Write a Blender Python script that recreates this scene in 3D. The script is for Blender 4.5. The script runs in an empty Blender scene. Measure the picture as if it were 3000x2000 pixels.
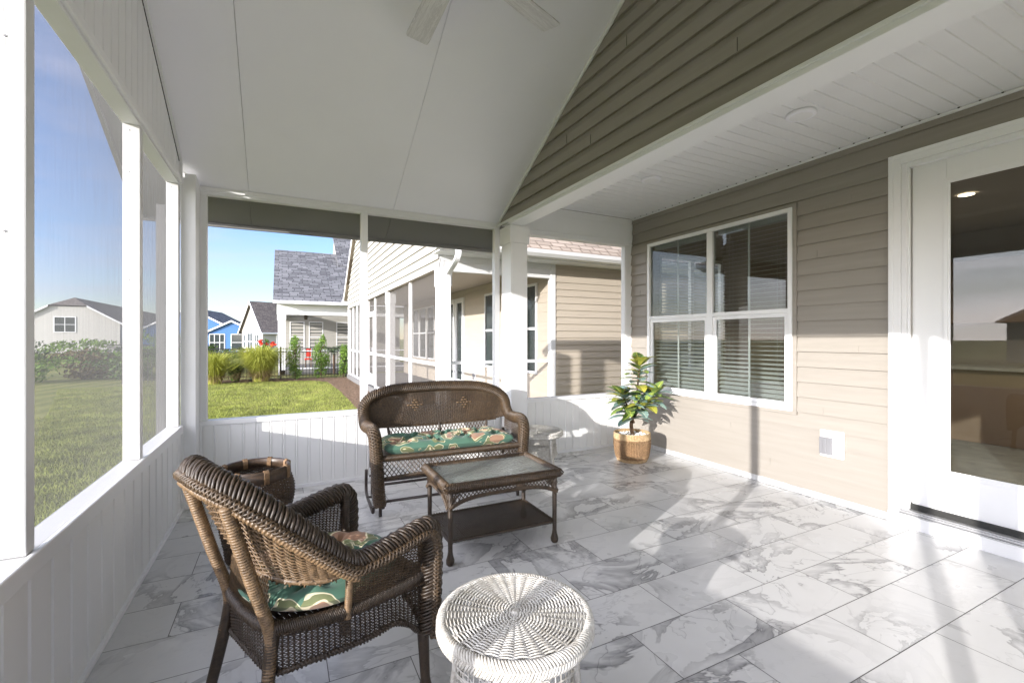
import bpy, math, random
from mathutils import Vector, Matrix
R = random.Random(7)
C = bpy.context.scene.collection
V = Vector
ORG = {}

# ------------------------------------------------------------------ mesh builder
class MB:
    def __init__(s): s.v = []; s.f = []; s.uv = []; s.has = False
    def quad(s, *p, uv=None):
        b = len(s.v); s.v.extend(tuple(q) for q in p); s.f.append(tuple(range(b, b + len(p)))); s.uv.append(uv)
        if uv: s.has = True
    def box(s, x0, x1, y0, y1, z0, z1):
        if x0 > x1: x0, x1 = x1, x0
        if y0 > y1: y0, y1 = y1, y0
        if z0 > z1: z0, z1 = z1, z0
        b = len(s.v)
        s.v += [(x0,y0,z0),(x1,y0,z0),(x1,y1,z0),(x0,y1,z0),(x0,y0,z1),(x1,y0,z1),(x1,y1,z1),(x0,y1,z1)]
        for q in ((3,2,1,0),(4,5,6,7),(0,1,5,4),(1,2,6,5),(2,3,7,6),(3,0,4,7)):
            s.f.append(tuple(b + i for i in q)); s.uv.append(None)
        return s
    def hexa(s, p):
        b = len(s.v); s.v += [tuple(q) for q in p]
        for q in ((3,2,1,0),(4,5,6,7),(0,1,5,4),(1,2,6,5),(2,3,7,6),(3,0,4,7)):
            s.f.append(tuple(b + i for i in q)); s.uv.append(None)
        return s
    def tube(s, path, r, n=8, closed=False, cap=True, flat=1.0, up=None):
        P = [V(p) for p in path]; m = len(P)
        rr = r if isinstance(r, (list, tuple)) else [r] * m
        b = len(s.v); prev = None
        for i in range(m):
            if closed: t = P[(i+1) % m] - P[i-1]
            else: t = P[min(i+1, m-1)] - P[max(i-1, 0)]
            if t.length < 1e-9: t = V((0,0,1))
            t.normalize()
            if prev is None:
                a = V(up) if up else (V((0,0,1)) if abs(t.z) < .9 else V((1,0,0)))
            else: a = prev
            x = a - t * a.dot(t)
            if x.length < 1e-6: x = t.orthogonal()
            x.normalize(); prev = x; y = t.cross(x)
            for k in range(n):
                an = 2*math.pi*k/n
                s.v.append(tuple(P[i] + x*(rr[i]*math.cos(an)*flat) + y*(rr[i]*math.sin(an))))
        seg = m if closed else m-1
        for i in range(seg):
            i2 = (i+1) % m
            for k in range(n):
                k2 = (k+1) % n
                s.f.append((b+i*n+k, b+i*n+k2, b+i2*n+k2, b+i2*n+k)); s.uv.append(None)
        if cap and not closed:
            s.f.append(tuple(b+k for k in reversed(range(n)))); s.uv.append(None)
            s.f.append(tuple(b+(m-1)*n+k for k in range(n))); s.uv.append(None)
        return s
    def strand(s, P, N, w, h, closed=False):
        """thin woven strand: 4-sided section, width w across, height h along the surface normal"""
        m = len(P); b = len(s.v)
        for i in range(m):
            if closed: t = P[(i+1) % m] - P[i-1]
            else: t = P[min(i+1, m-1)] - P[max(i-1, 0)]
            sd = t.cross(N[i])
            if sd.length < 1e-9: sd = V((1,0,0))
            sd.normalize(); sd = sd * (w*.5); nn = N[i] * (h*.5)
            s.v += [tuple(P[i]+sd), tuple(P[i]+nn), tuple(P[i]-sd), tuple(P[i]-nn)]
        for i in range(m if closed else m-1):
            i2 = (i+1) % m
            for k in range(4):
                k2 = (k+1) % 4
                s.f.append((b+i*4+k, b+i*4+k2, b+i2*4+k2, b+i2*4+k)); s.uv.append(None)
    def lathe(s, prof, n=32, c=(0,0,0), close=False):
        b = len(s.v)
        for r, z in prof:
            for k in range(n):
                a = 2*math.pi*k/n; s.v.append((c[0]+r*math.cos(a), c[1]+r*math.sin(a), c[2]+z))
        for i in range(len(prof)-1):
            for k in range(n):
                k2 = (k+1) % n
                s.f.append((b+i*n+k, b+i*n+k2, b+(i+1)*n+k2, b+(i+1)*n+k)); s.uv.append(None)
        if close:
            s.f.append(tuple(b+k for k in reversed(range(n)))); s.uv.append(None)
            s.f.append(tuple(b+(len(prof)-1)*n+k for k in range(n))); s.uv.append(None)
        return s
    def prism(s, poly, f0, f1):
        """poly: 2-D points; f0/f1 map them to the two end faces"""
        n = len(poly); b = len(s.v)
        s.v += [tuple(f0(p)) for p in poly] + [tuple(f1(p)) for p in poly]
        s.f.append(tuple(b+i for i in reversed(range(n)))); s.uv.append(None)
        s.f.append(tuple(b+n+i for i in range(n))); s.uv.append(None)
        for i in range(n):
            j = (i+1) % n; s.f.append((b+i, b+j, b+n+j, b+n+i)); s.uv.append(None)
        return s
    def xf(s, M):
        s.v = [tuple(M @ V(p)) for p in s.v]; return s
    def build(s, name, mat, parent=None, smooth=False, bevel=0, local=False, label=None):
        me = bpy.data.meshes.new(name)
        org = ORG.get(parent, V((0,0,0)))
        vs = s.v if local or parent is None else [(a-org.x, b-org.y, c-org.z) for a, b, c in s.v]
        me.from_pydata(vs, [], s.f); 
        if s.has:
            ul = me.uv_layers.new(name='UVMap'); i = 0; d = ul.data
            for f, u in zip(s.f, s.uv):
                for k in range(len(f)):
                    if u: d[i].uv = u[k]
                    i += 1
        me.update()
        if smooth: me.polygons.foreach_set('use_smooth', [True]*len(me.polygons))
        me.materials.append(mat)
        o = bpy.data.objects.new(name, me); C.objects.link(o)
        if parent is not None: o.parent = parent; ORG[o] = org
        if bevel:
            md = o.modifiers.new('bevel', 'BEVEL'); md.width = bevel; md.segments = 2; md.limit_method = 'ANGLE'; md.angle_limit = math.radians(40)
        if label: o['label'] = label
        return o

def thing(name, label, cat, loc=(0,0,0), rz=0, group=None):
    o = bpy.data.objects.new(name, None); C.objects.link(o); o.empty_display_size = .1
    o.location = loc; o.rotation_euler = (0,0,rz); o['label'] = label; o['category'] = cat
    if group: o['group'] = group
    ORG[o] = V(loc); return o
def tag(o, label, cat, group=None, kind=None):
    o['label'] = label; o['category'] = cat
    if group: o['group'] = group
    if kind: o['kind'] = kind
    return o
def struct(o): o['kind'] = 'structure'; return o
def copy_tree(o, parent=None):
    c = o.copy(); C.objects.link(c)
    if parent is not None: c.parent = parent
    for ch in [q for q in bpy.data.objects if q.parent == o]: copy_tree(ch, c)
    return c

# ------------------------------------------------------------------ materials
def nt(name):
    m = bpy.data.materials.new(name); m.use_nodes = True; t = m.node_tree; t.nodes.clear()
    return m, t
def N(t, ty, **k):
    n = t.nodes.new(ty)
    for a, b in k.items():
        if a in n.inputs: n.inputs[a].default_value = b
        else: setattr(n, a, b)
    return n
def L(t, a, b): t.links.new(a, b)
def ramp(t, fac, stops, interp='LINEAR'):
    n = t.nodes.new('ShaderNodeValToRGB'); n.color_ramp.interpolation = interp
    e = n.color_ramp.elements
    while len(e) < len(stops): e.new(.5)
    for q, (p, c) in zip(e, stops): q.position = p; q.color = (c if len(c) == 4 else (*c, 1))
    L(t, fac, n.inputs[0]); return n.outputs[0]
def math_(t, op, a, b=None, clamp=False):
    n = t.nodes.new('ShaderNodeMath'); n.operation = op; n.use_clamp = clamp
    for i, q in enumerate((a, b)):
        if q is None: continue
        if isinstance(q, (int, float)): n.inputs[i].default_value = q
        else: L(t, q, n.inputs[i])
    return n.outputs[0]
def principled(t, **k):
    p = t.nodes.new('ShaderNodeBsdfPrincipled'); o = t.nodes.new('ShaderNodeOutputMaterial'); L(t, p.outputs[0], o.inputs[0])
    for a, b in k.items(): p.inputs[a].default_value = b
    return p
def coords(t, kind='Object', scale=(1,1,1), rot=(0,0,0)):
    tc = t.nodes.new('ShaderNodeTexCoord'); mp = t.nodes.new('ShaderNodeMapping')
    mp.inputs['Scale'].default_value = scale; mp.inputs['Rotation'].default_value = rot
    L(t, tc.outputs[kind], mp.inputs[0]); return mp.outputs[0]
def noise(t, vec, scale, detail=4, rough=.55, dist=0):
    n = N(t, 'ShaderNodeTexNoise', Scale=scale, Detail=detail, Roughness=rough, Distortion=dist)
    L(t, vec, n.inputs['Vector']); return n.outputs[0]
def bump(t, p, h, strength, dist=.01):
    b = N(t, 'ShaderNodeBump', Strength=strength, Distance=dist); L(t, h, b.inputs['Height']); L(t, b.outputs[0], p.inputs['Normal']); return b
def pm(name, col, rough=.5, spec=.5, var=.12, vs=3, bs=0, bst=.2, scale=(1,1,1), metallic=0):
    m, t = nt(name); p = principled(t, Roughness=rough, Metallic=metallic); p.inputs['Specular IOR Level'].default_value = spec
    c = coords(t, scale=scale); n = noise(t, c, vs)
    lo = tuple(x*(1-var) for x in col); hi = tuple(min(1, x*(1+var)) for x in col)
    L(t, ramp(t, n, [(.3, lo), (.7, hi)]), p.inputs['Base Color'])
    if bs: bump(t, p, noise(t, c, bs, 3), bst, .004)
    return m

M = {}
M['white'] = pm('white_paint', (.80,.803,.81), .42, .45, .03, 2, 60, .06)
M['white_dull'] = pm('white_vinyl', (.78,.785,.79), .5, .4, .03, 2, 90, .05)
M['ceil'] = pm('ceiling_panel', (.86,.86,.905), .62, .3, .02, 1.3, 220, .10)
M['eave_shade'] = pm('shaded_eave_soffit', (.235,.232,.232), .6, .3, .05, 2)  # shaded look of the parts outside the mesh is put into this colour
M['board'] = pm('white_board', (.80,.80,.79), .35, .5, .03, 1.6, 14, .10)
M['trim'] = pm('door_trim_white', (.82,.82,.82), .4, .4, .02, 3)
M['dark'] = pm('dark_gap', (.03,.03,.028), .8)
def ribbed(name, axis):
    m, t = nt(name); p = principled(t, Roughness=.45)
    p.inputs['Base Color'].default_value = (.8,.8,.785,1)
    c = coords(t); w = N(t, 'ShaderNodeTexWave', Scale=70.0, Distortion=.25, Detail=1.5); w.wave_type = 'BANDS'; w.bands_direction = axis
    w.inputs['Detail Scale'].default_value = .6
    L(t, c, w.inputs['Vector']); bump(t, p, w.outputs[1], .3, .002)
    L(t, ramp(t, w.outputs[1], [(0, (.50,.50,.50)), (.40, (.66,.66,.66))]), p.inputs['Base Color'])
    return m
M['rib_x'] = ribbed('ribbed_white_post', 'X')
M['rib_y'] = ribbed('grained_white_sill', 'X')
def siding_mat(name, col, bs=25):
    m, t = nt(name); p = principled(t, Roughness=.55); p.inputs['Specular IOR Level'].default_value = .35
    c = coords(t, scale=(.6, .6, 9)); n = noise(t, c, 3, 4)
    lo = tuple(x*.95 for x in col); hi = tuple(x*1.05 for x in col)
    L(t, ramp(t, n, [(.3, lo), (.7, hi)]), p.inputs['Base Color'])
    c2 = coords(t, scale=(4, 4, 60)); bump(t, p, noise(t, c2, 6, 3), .12, .003)
    return m
M['siding'] = siding_mat('tan_vinyl_siding', (.297,.272,.238))
M['siding_cream'] = siding_mat('cream_vinyl_siding', (.40,.385,.345))
M['siding_beige'] = siding_mat('beige_vinyl_siding', (.50,.44,.36))
M['siding_gray'] = siding_mat('gray_vinyl_siding', (.34,.34,.35))
M['siding_blue'] = siding_mat('blue_vinyl_siding', (.055,.16,.38))
M['siding_white'] = siding_mat('white_vinyl_siding', (.50,.485,.45))

def screen_mat():
    m, t = nt('insect_screen'); o = N(t, 'ShaderNodeOutputMaterial')
    tr = N(t, 'ShaderNodeBsdfTransparent'); df = N(t, 'ShaderNodeBsdfDiffuse'); df.inputs[0].default_value = (.13,.13,.13,1)
    tl = N(t, 'ShaderNodeBsdfTranslucent'); tl.inputs[0].default_value = (.14,.14,.14,1)
    ms = N(t, 'ShaderNodeMixShader'); ms.inputs[0].default_value = .5; L(t, df.outputs[0], ms.inputs[1]); L(t, tl.outputs[0], ms.inputs[2])
    lw = N(t, 'ShaderNodeLayerWeight'); lw.inputs[0].default_value = .5
    sq = math_(t, 'POWER', lw.outputs['Facing'], 2.8)
    a = math_(t, 'MULTIPLY', sq, 1.25); a = math_(t, 'ADD', a, .045)
    c = coords(t, scale=(70, 70, 1.1)); n = noise(t, c, 3, 3); f = math_(t, 'MULTIPLY', math_(t, 'SUBTRACT', n, .5), .55)
    a = math_(t, 'MULTIPLY', a, math_(t, 'ADD', f, 1.0), True)
    mx = N(t, 'ShaderNodeMixShader'); L(t, a, mx.inputs[0]); L(t, tr.outputs[0], mx.inputs[1]); L(t, ms.outputs[0], mx.inputs[2]); L(t, mx.outputs[0], o.inputs[0])
    return m
M['screen'] = screen_mat()
def screen_dense():
    m, t = nt('dense_insect_screen'); o = N(t, 'ShaderNodeOutputMaterial')
    tr = N(t, 'ShaderNodeBsdfTransparent'); df = N(t, 'ShaderNodeBsdfDiffuse'); df.inputs[0].default_value = (.10,.093,.088,1)
    lw = N(t, 'ShaderNodeLayerWeight'); lw.inputs[0].default_value = .5
    a = math_(t, 'MULTIPLY_ADD', math_(t, 'POWER', lw.outputs['Facing'], 2.0), .9); t.nodes[-1].inputs[2].default_value = .10
    mx = N(t, 'ShaderNodeMixShader'); L(t, math_(t, 'MINIMUM', a, .85), mx.inputs[0]); L(t, tr.outputs[0], mx.inputs[1]); L(t, df.outputs[0], mx.inputs[2]); L(t, mx.outputs[0], o.inputs[0])
    return m
M['screen_far'] = screen_dense()
def glass_mat(name, tint=(.80,.86,.83), ior=1.62, bumpy=0, haze=0, add=0.02):
    m, t = nt(name); o = N(t, 'ShaderNodeOutputMaterial')
    tr = N(t, 'ShaderNodeBsdfTransparent'); tr.inputs[0].default_value = (*tint, 1)
    gl = N(t, 'ShaderNodeBsdfGlossy'); gl.inputs['Roughness'].default_value = .01 if not bumpy else .05
    lw = N(t, 'ShaderNodeLayerWeight'); lw.inputs[0].default_value = .5
    fq = math_(t, 'MULTIPLY', math_(t, 'POWER', lw.outputs['Facing'], 4.0), .75)
    base = tr.outputs[0]
    if haze:
        df = N(t, 'ShaderNodeBsdfTranslucent'); df.inputs[0].default_value = (.62,.66,.62,1)
        d2 = N(t, 'ShaderNodeBsdfDiffuse'); d2.inputs[0].default_value = (.58,.62,.58,1)
        q = N(t, 'ShaderNodeMixShader'); q.inputs[0].default_value = .5; L(t, df.outputs[0], q.inputs[1]); L(t, d2.outputs[0], q.inputs[2])
        h = N(t, 'ShaderNodeMixShader'); h.inputs[0].default_value = haze; L(t, base, h.inputs[1]); L(t, q.outputs[0], h.inputs[2]); base = h.outputs[0]
    if bumpy:
        c = coords(t); n = N(t, 'ShaderNodeTexVoronoi', Scale=75.0); n.feature = 'SMOOTH_F1'; L(t, c, n.inputs['Vector'])
        b = N(t, 'ShaderNodeBump', Strength=bumpy, Distance=.006); L(t, n.outputs[0], b.inputs['Height'])
        L(t, b.outputs[0], gl.inputs['Normal']); L(t, b.outputs[0], lw.inputs['Normal'])
    mx = N(t, 'ShaderNodeMixShader'); L(t, math_(t, 'ADD', fq, add, True), mx.inputs[0]); L(t, base, mx.inputs[1]); L(t, gl.outputs[0], mx.inputs[2]); L(t, mx.outputs[0], o.inputs[0])
    return m
M['glass'] = glass_mat('window_glass', (.74,.765,.755), add=.05)
M['glass_table'] = glass_mat('pebbled_table_glass', (.74,.80,.76), 1.5, .55, .42, .05)
def dark_pane():
    m, t = nt('dark_window_pane'); p = principled(t, Roughness=.06); p.inputs['Base Color'].default_value = (.045,.055,.055,1); return m
M['pane'] = dark_pane()

def wicker_mat(name, lo, hi, rough=.43, dirt=0):
    m, t = nt(name); p = principled(t, Roughness=rough); p.inputs['Specular IOR Level'].default_value = .5
    c = coords(t); n = noise(t, c, 55, 3, .7); n2 = noise(t, c, 5, 2)
    f = math_(t, 'ADD', math_(t, 'MULTIPLY', n, .65), math_(t, 'MULTIPLY', n2, .35))
    L(t, ramp(t, f, [(.35, lo), (.66, hi)]), p.inputs['Base Color'])
    bump(t, p, noise(t, c, 420, 2), .35, .001)
    return m
M['wicker'] = wicker_mat('brown_resin_wicker', (.022,.014,.008), (.098,.062,.032))
M['wicker_gold'] = wicker_mat('golden_brown_wicker', (.055,.034,.017), (.235,.150,.078))
M['wicker_dark'] = wicker_mat('dark_brown_wicker', (.018,.012,.008), (.055,.036,.021))
M['wicker_white'] = wicker_mat('white_painted_wicker', (.36,.33,.28), (.66,.65,.61), .5)
M['basket'] = wicker_mat('twisted_rattan', (.025,.016,.010), (.12,.075,.042), .5)
M['bamboo'] = wicker_mat('smoked_bamboo', (.03,.02,.013), (.09,.055,.033), .4)
M['metal_brown'] = pm('brown_powder_coated_metal', (.045,.033,.027), .4, .5, .15, 8)
M['seagrass'] = wicker_mat('seagrass', (.30,.20,.10), (.62,.46,.27), .6)
M['seagrass_dark'] = wicker_mat('brown_seagrass', (.13,.075,.035), (.34,.21,.11), .6)

def cushion_mat():
    m, t = nt('green_brown_cushion_print'); p = principled(t, Roughness=.8); p.inputs['Specular IOR Level'].default_value = .2
    p.inputs['Sheen Weight'].default_value = .15
    c = coords(t)
    nz = N(t, 'ShaderNodeTexNoise', Scale=9.0, Detail=1.0); L(t, c, nz.inputs['Vector'])
    mx = N(t, 'ShaderNodeMixRGB', blend_type='ADD'); mx.inputs[0].default_value = .09; L(t, c, mx.inputs[1]); L(t, nz.outputs['Color'], mx.inputs[2])
    vo = N(t, 'ShaderNodeTexVoronoi', Scale=6.6); vo.feature = 'F1'; vo.inputs['Randomness'].default_value = .75; L(t, mx.outputs[0], vo.inputs['Vector'])
    sep = N(t, 'ShaderNodeSeparateColor'); L(t, vo.outputs['Color'], sep.inputs[0])
    vo2 = N(t, 'ShaderNodeTexVoronoi', Scale=15.0); vo2.feature = 'SMOOTH_F1'; L(t, mx.outputs[0], vo2.inputs['Vector'])
    # lobed patch: distance to cell centre minus size, size from the cell colour
    sz = math_(t, 'MULTIPLY', sep.outputs[0], .42); d = math_(t, 'SUBTRACT', vo.outputs['Distance'], sz)
    d = math_(t, 'ADD', d, math_(t, 'MULTIPLY', vo2.outputs['Distance'], .35))
    col = ramp(t, d, [(0, (.31,.185,.12)), (.295, (.31,.185,.12)), (.302, (.68,.60,.40)), (.338, (.68,.60,.40)), (.346, (.165,.185,.085)), (.47, (.145,.16,.08)), (.475,(.60,.55,.38)), (.495,(.60,.55,.38)), (.50,(.07,.15,.105))], 'LINEAR')
    L(t, col, p.inputs['Base Color'])
    bump(t, p, noise(t, c, 500, 2), .25, .001)
    return m
M['cushion'] = cushion_mat()

def marble():
    m, t = nt('marble_look_tile'); p = principled(t, Roughness=.22); p.inputs['Specular IOR Level'].default_value = .5
    c = coords(t, 'UV')
    n = noise(t, c, 1.15, 5, .62, 1.5)
    n2 = noise(t, c, 2.3, 4, .6, .9)
    a = ramp(t, n, [(0, (.62,.62,.615)), (.482, (.62,.62,.615)), (.496, (.21,.21,.215)), (.503, (.31,.31,.315)), (.545, (.43,.43,.435)), (.585, (.62,.62,.615)), (1, (.63,.63,.625))])
    b = ramp(t, n2, [(0, (1,1,1)), (.492, (1,1,1)), (.5, (.55,.55,.56)), (.508, (.92,.92,.92)), (.54, (1,1,1))])
    msk = ramp(t, noise(t, c, .9, 2), [(.42, (1,1,1)), (.56, (.12,.12,.12))])
    mm = N(t, 'ShaderNodeMixRGB', blend_type='MULTIPLY'); mm.inputs[0].default_value = 1; L(t, a, mm.inputs[1]); L(t, b, mm.inputs[2])
    mw = N(t, 'ShaderNodeMixRGB'); L(t, msk, mw.inputs[0]); mw.inputs[1].default_value = (.62,.62,.615,1); L(t, mm.outputs[0], mw.inputs[2])
    fine = ramp(t, noise(t, c, 14, 4), [(.3, (.975,.975,.975)), (.7, (1,1,1))])
    m3 = N(t, 'ShaderNodeMixRGB', blend_type='MULTIPLY'); m3.inputs[0].default_value = 1; L(t, mw.outputs[0], m3.inputs[1]); L(t, fine, m3.inputs[2])
    L(t, m3.outputs[0], p.inputs['Base Color'])
    L(t, ramp(t, noise(t, c, 3, 3), [(.3, (.25,.25,.25)), (.7, (.36,.36,.36))]), p.inputs['Roughness'])
    return m
M['marble'] = marble()
M['grout'] = pm('gray_grout', (.17,.168,.165), .8, .2, .1, 20)

def shingle(name, c1, c2, mortar, bw=.42, bh=.19):
    m, t = nt(name); p = principled(t, Roughness=.9); p.inputs['Specular IOR Level'].default_value = .15
    c = coords(t, 'UV')
    b = N(t, 'ShaderNodeTexBrick', Scale=1.0); b.offset = .37; b.offset_frequency = 2; b.squash = .7; b.squash_frequency = 3
    b.inputs['Brick Width'].default_value = bw; b.inputs['Row Height'].default_value = bh; b.inputs['Mortar Size'].default_value = .014; b.inputs['Mortar Smooth'].default_value = .3
    b.inputs['Color1'].default_value = (*c1, 1); b.inputs['Color2'].default_value = (*c2, 1); b.inputs['Mortar'].default_value = (*mortar, 1); b.inputs['Bias'].default_value = 0
    L(t, c, b.inputs['Vector'])
    n = noise(t, c, 90, 2); mm = N(t, 'ShaderNodeMixRGB', blend_type='MULTIPLY'); mm.inputs[0].default_value = .8
    L(t, b.outputs[0], mm.inputs[1]); L(t, ramp(t, n, [(.3, (.65,.65,.65)), (.7, (1.2,1.2,1.2))]), mm.inputs[2]); L(t, mm.outputs[0], p.inputs['Base Color'])
    bump(t, p, b.outputs['Fac'], -.6, .01)
    return m
M['shingle_tan'] = shingle('tan_roof_shingle', (.50,.42,.34), (.36,.30,.24), (.20,.155,.12), .30, .14)
M['shingle_gray'] = shingle('gray_roof_shingle', (.24,.24,.245), (.11,.11,.115), (.035,.035,.04))
M['shingle_brown'] = shingle('brown_roof_shingle', (.21,.18,.16), (.14,.12,.11), (.06,.05,.05))

def lawn():
    m, t = nt('mown_lawn'); p = principled(t, Roughness=.9); p.inputs['Specular IOR Level'].default_value = .1
    c = coords(t); n = noise(t, c, 9, 6, .7); n2 = noise(t, c, .55, 3)
    rot = coords(t, scale=(1,1,1), rot=(0,0,math.radians(14)))
    w = N(t, 'ShaderNodeTexWave', Scale=.42, Distortion=.6, Detail=1.0); w.bands_direction = 'X'; L(t, rot, w.inputs['Vector'])
    f = math_(t, 'ADD', math_(t, 'MULTIPLY', n, .62), math_(t, 'MULTIPLY', n2, .28)); f = math_(t, 'ADD', f, math_(t, 'MULTIPLY', w.outputs[1], .11))
    L(t, ramp(t, f, [(.30, (.11,.12,.04)), (.46, (.195,.21,.065)), (.60, (.29,.28,.095)), (.74, (.42,.37,.18))]), p.inputs['Base Color'])
    bump(t, p, noise(t, c, 60, 4), .9, .03)
    return m
M['lawn'] = lawn()
M['blade'] = pm('grass_blade', (.22,.25,.055), .7, .15, .5, 2.2)
M['mulch'] = pm('pine_straw_mulch', (.22,.15,.10), .95, .1, .75, 14, 60, 1)
def foliage(name, a, b, s=6):
    m, t = nt(name); p = principled(t, Roughness=.6); p.inputs['Specular IOR Level'].default_value = .2
    c = coords(t); L(t, ramp(t, noise(t, c, s, 4, .7), [(.3, a), (.7, b)]), p.inputs['Base Color'])
    p.inputs['Transmission Weight'].default_value = 0
    return m
M['leaf_light'] = foliage('light_green_leaf', (.07,.14,.02), (.20,.32,.05))
M['leaf_mid'] = foliage('mid_green_leaf', (.04,.09,.015), (.12,.20,.03))
M['leaf_dark'] = foliage('dark_green_leaf', (.02,.05,.012), (.07,.12,.03))
M['leaf_bronze'] = foliage('bronze_leaf', (.06,.04,.02), (.20,.15,.06))
M['grass_orn'] = foliage('ornamental_grass_blade', (.20,.24,.025), (.50,.50,.09), 3)
M['grass_dry'] = foliage('dry_grass_blade', (.18,.12,.05), (.36,.28,.13), 5)
M['bark'] = pm('brown_bark', (.11,.075,.05), .9, .1, .3, 20, 60, .6)
M['flower'] = pm('red_flower', (.75,.05,.03), .5, .2, .3, 10)
M['black_metal'] = pm('black_fence_metal', (.012,.012,.013), .4, .5)
M['gravel_white'] = pm('white_pebble', (.78,.77,.73), .6, .3, .08, 12)
M['gray_metal'] = pm('aluminium_threshold', (.5,.5,.5), .35, .6, .08, 5, metallic=.6)
M['nickel'] = pm('outlet_cover_plastic', (.22,.22,.23), .25, .6, .05)

def blade_wood():
    m, t = nt('whitewashed_wood_grain'); p = principled(t, Roughness=.55)
    c = coords(t, 'Object', scale=(1.2, 14, 1)); n = noise(t, c, 3.2, 6, .65, 1.6)
    L(t, ramp(t, n, [(.30, (.44,.43,.43)), (.48, (.70,.69,.70)), (.55, (.53,.52,.53)), (.75, (.76,.75,.76))]), p.inputs['Base Color'])
    return m
M['blade_wood'] = blade_wood()

def croton(name, dark, vein, edge):
    m, t = nt(name); p = principled(t, Roughness=.38); p.inputs['Specular IOR Level'].default_value = .5
    tc = N(t, 'ShaderNodeTexCoord'); sx = N(t, 'ShaderNodeSeparateXYZ'); L(t, tc.outputs['UV'], sx.inputs[0])
    du = math_(t, 'ABSOLUTE', math_(t, 'SUBTRACT', sx.outputs[0], .5))
    s = math_(t, 'SUBTRACT', sx.outputs[1], math_(t, 'MULTIPLY', du, .75))
    w = math_(t, 'SINE', math_(t, 'MULTIPLY', s, 62.0))
    lat = math_(t, 'GREATER_THAN', w, .72); mid = math_(t, 'LESS_THAN', du, .045)
    f = math_(t, 'MAXIMUM', lat, mid)
    n = noise(t, coords(t), 14, 2)
    base = ramp(t, n, [(.35, dark), (.65, edge)])
    mx = N(t, 'ShaderNodeMixRGB'); L(t, math_(t, 'MULTIPLY', f, .8), mx.inputs[0]); L(t, base, mx.inputs[1]); mx.inputs[2].default_value = (*vein, 1)
    L(t, mx.outputs[0], p.inputs['Base Color'])
    return m
M['croton_a'] = croton('croton_leaf_green', (.05,.14,.05), (.60,.58,.12), (.13,.26,.06))
M['croton_b'] = croton('croton_leaf_yellow', (.22,.28,.04), (.70,.60,.14), (.42,.42,.06))
M['croton_c'] = croton('croton_leaf_blue_green', (.07,.18,.19), (.60,.66,.52), (.18,.32,.30))
M['stem'] = pm('brown_stem', (.16,.10,.06), .8, .2, .3, 30, 50, .5)
def emis(name, col, s):
    m, t = nt(name); o = N(t, 'ShaderNodeOutputMaterial'); e = N(t, 'ShaderNodeEmission'); e.inputs[0].default_value = (*col, 1); e.inputs[1].default_value = s
    L(t, e.outputs[0], o.inputs[0]); return m
M['lamp'] = emis('warm_downlight', (1, .82, .6), 9)
M['room_wall'] = pm('interior_paint', (.42,.38,.33), .8, .2, .05)
M['room_floor'] = pm('gray_carpet', (.36,.35,.31), .95, .1, .2, 6, 80, .5)
M['cabinet'] = pm('tan_cabinet', (.34,.24,.17), .5, .4, .08)
M['oven'] = pm('black_oven', (.02,.02,.022), .2, .6)
M['counter'] = pm('stone_counter', (.5,.48,.45), .3, .5, .1, 20)
M['armchair'] = pm('dark_wood_frame', (.03,.02,.016), .3, .5)
M['fabric'] = pm('beige_upholstery', (.42,.39,.30), .9, .2, .1, 40)
M['blind'] = pm('white_blind_slat', (.60,.61,.60), .5, .4, .02)

# ------------------------------------------------------------------ shared shapes
def siding(mb, P, z0, z1, ints, e=.127, lip=.019, phase=0.051, dutch=False, cuts=()):
    k = math.floor((z0-phase)/e)
    while phase + k*e < z1:
        a, b = phase + k*e, phase + (k+1)*e
        segs = [max(a, z0), min(b, z1)] + [c for c in cuts if max(a, z0) < c < min(b, z1)]
        if dutch: segs += [a + e*.6] if z0 < a + e*.6 < z1 else []
        segs = sorted(set(segs))
        def nn(z):
            q = (z-a)/e
            if dutch:
                return lip*.95 if q < .6 - 1e-6 else lip*.95*(1-(q-.6)/.4) + .001
            return lip*(1-q) + .001
        for s0, s1 in zip(segs[:-1], segs[1:]):
            if s1 - s0 < 1e-4: continue
            for (ua0, ua1, ub0, ub1) in ints(s0, s1):
                n0 = nn(s0 + 1e-7); n1 = nn(s1 - 1e-7)
                if dutch and abs(s0 - (a+e*.6)) < 1e-5: n0 = lip*.95
                mb.quad(P(ua0, s0, n0), P(ua1, s0, n0), P(ub1, s1, n1), P(ub0, s1, n1))
                if abs(s0-a) < 1e-5: mb.quad(P(ua0, s0, 0), P(ua1, s0, 0), P(ua1, s0, n0), P(ua0, s0, n0))
        k += 1
def rect_ints(u0, u1, holes):
    """holes: (h0,h1,z0,z1)"""
    def f(a, b):
        m = (a+b)/2; xs = sorted((h0, h1) for h0, h1, q0, q1 in holes if q0 < m < q1)
        out = []; c = u0
        for h0, h1 in xs:
            if h0 > c: out.append((c, h0, c, h0))
            c = max(c, h1)
        if c < u1: out.append((c, u1, c, u1))
        return out
    return f
def boards(mb, P, u0, u1, z0, z1, pitch=.1, phase=0, g=.011, d=.008, rib=.0025):
    k = math.floor((u0-phase)/pitch); u = phase + k*pitch
    if callable(z1): top = z1
    else: top = lambda q: z1
    pts = []
    while u < u1:
        for du, n in ((0, -d), (g*.6, -d), (g, rib), (g+.006, rib), (g+.012, 0), (pitch-.003, 0)):
            if u0 <= u+du <= u1: pts.append((u+du, n))
        u += pitch
    pts = [(u0, 0)] + pts + [(u1, 0)]
    for (a, n), (b, m) in zip(pts[:-1], pts[1:]):
        if b-a < 1e-6: continue
        mb.quad(P(a, z0, n), P(b, z0, m), P(b, top(b), m), P(a, top(a), n))
def smoothstep(x): x = max(0, min(1, x)); return x*x*(3-2*x)
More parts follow.
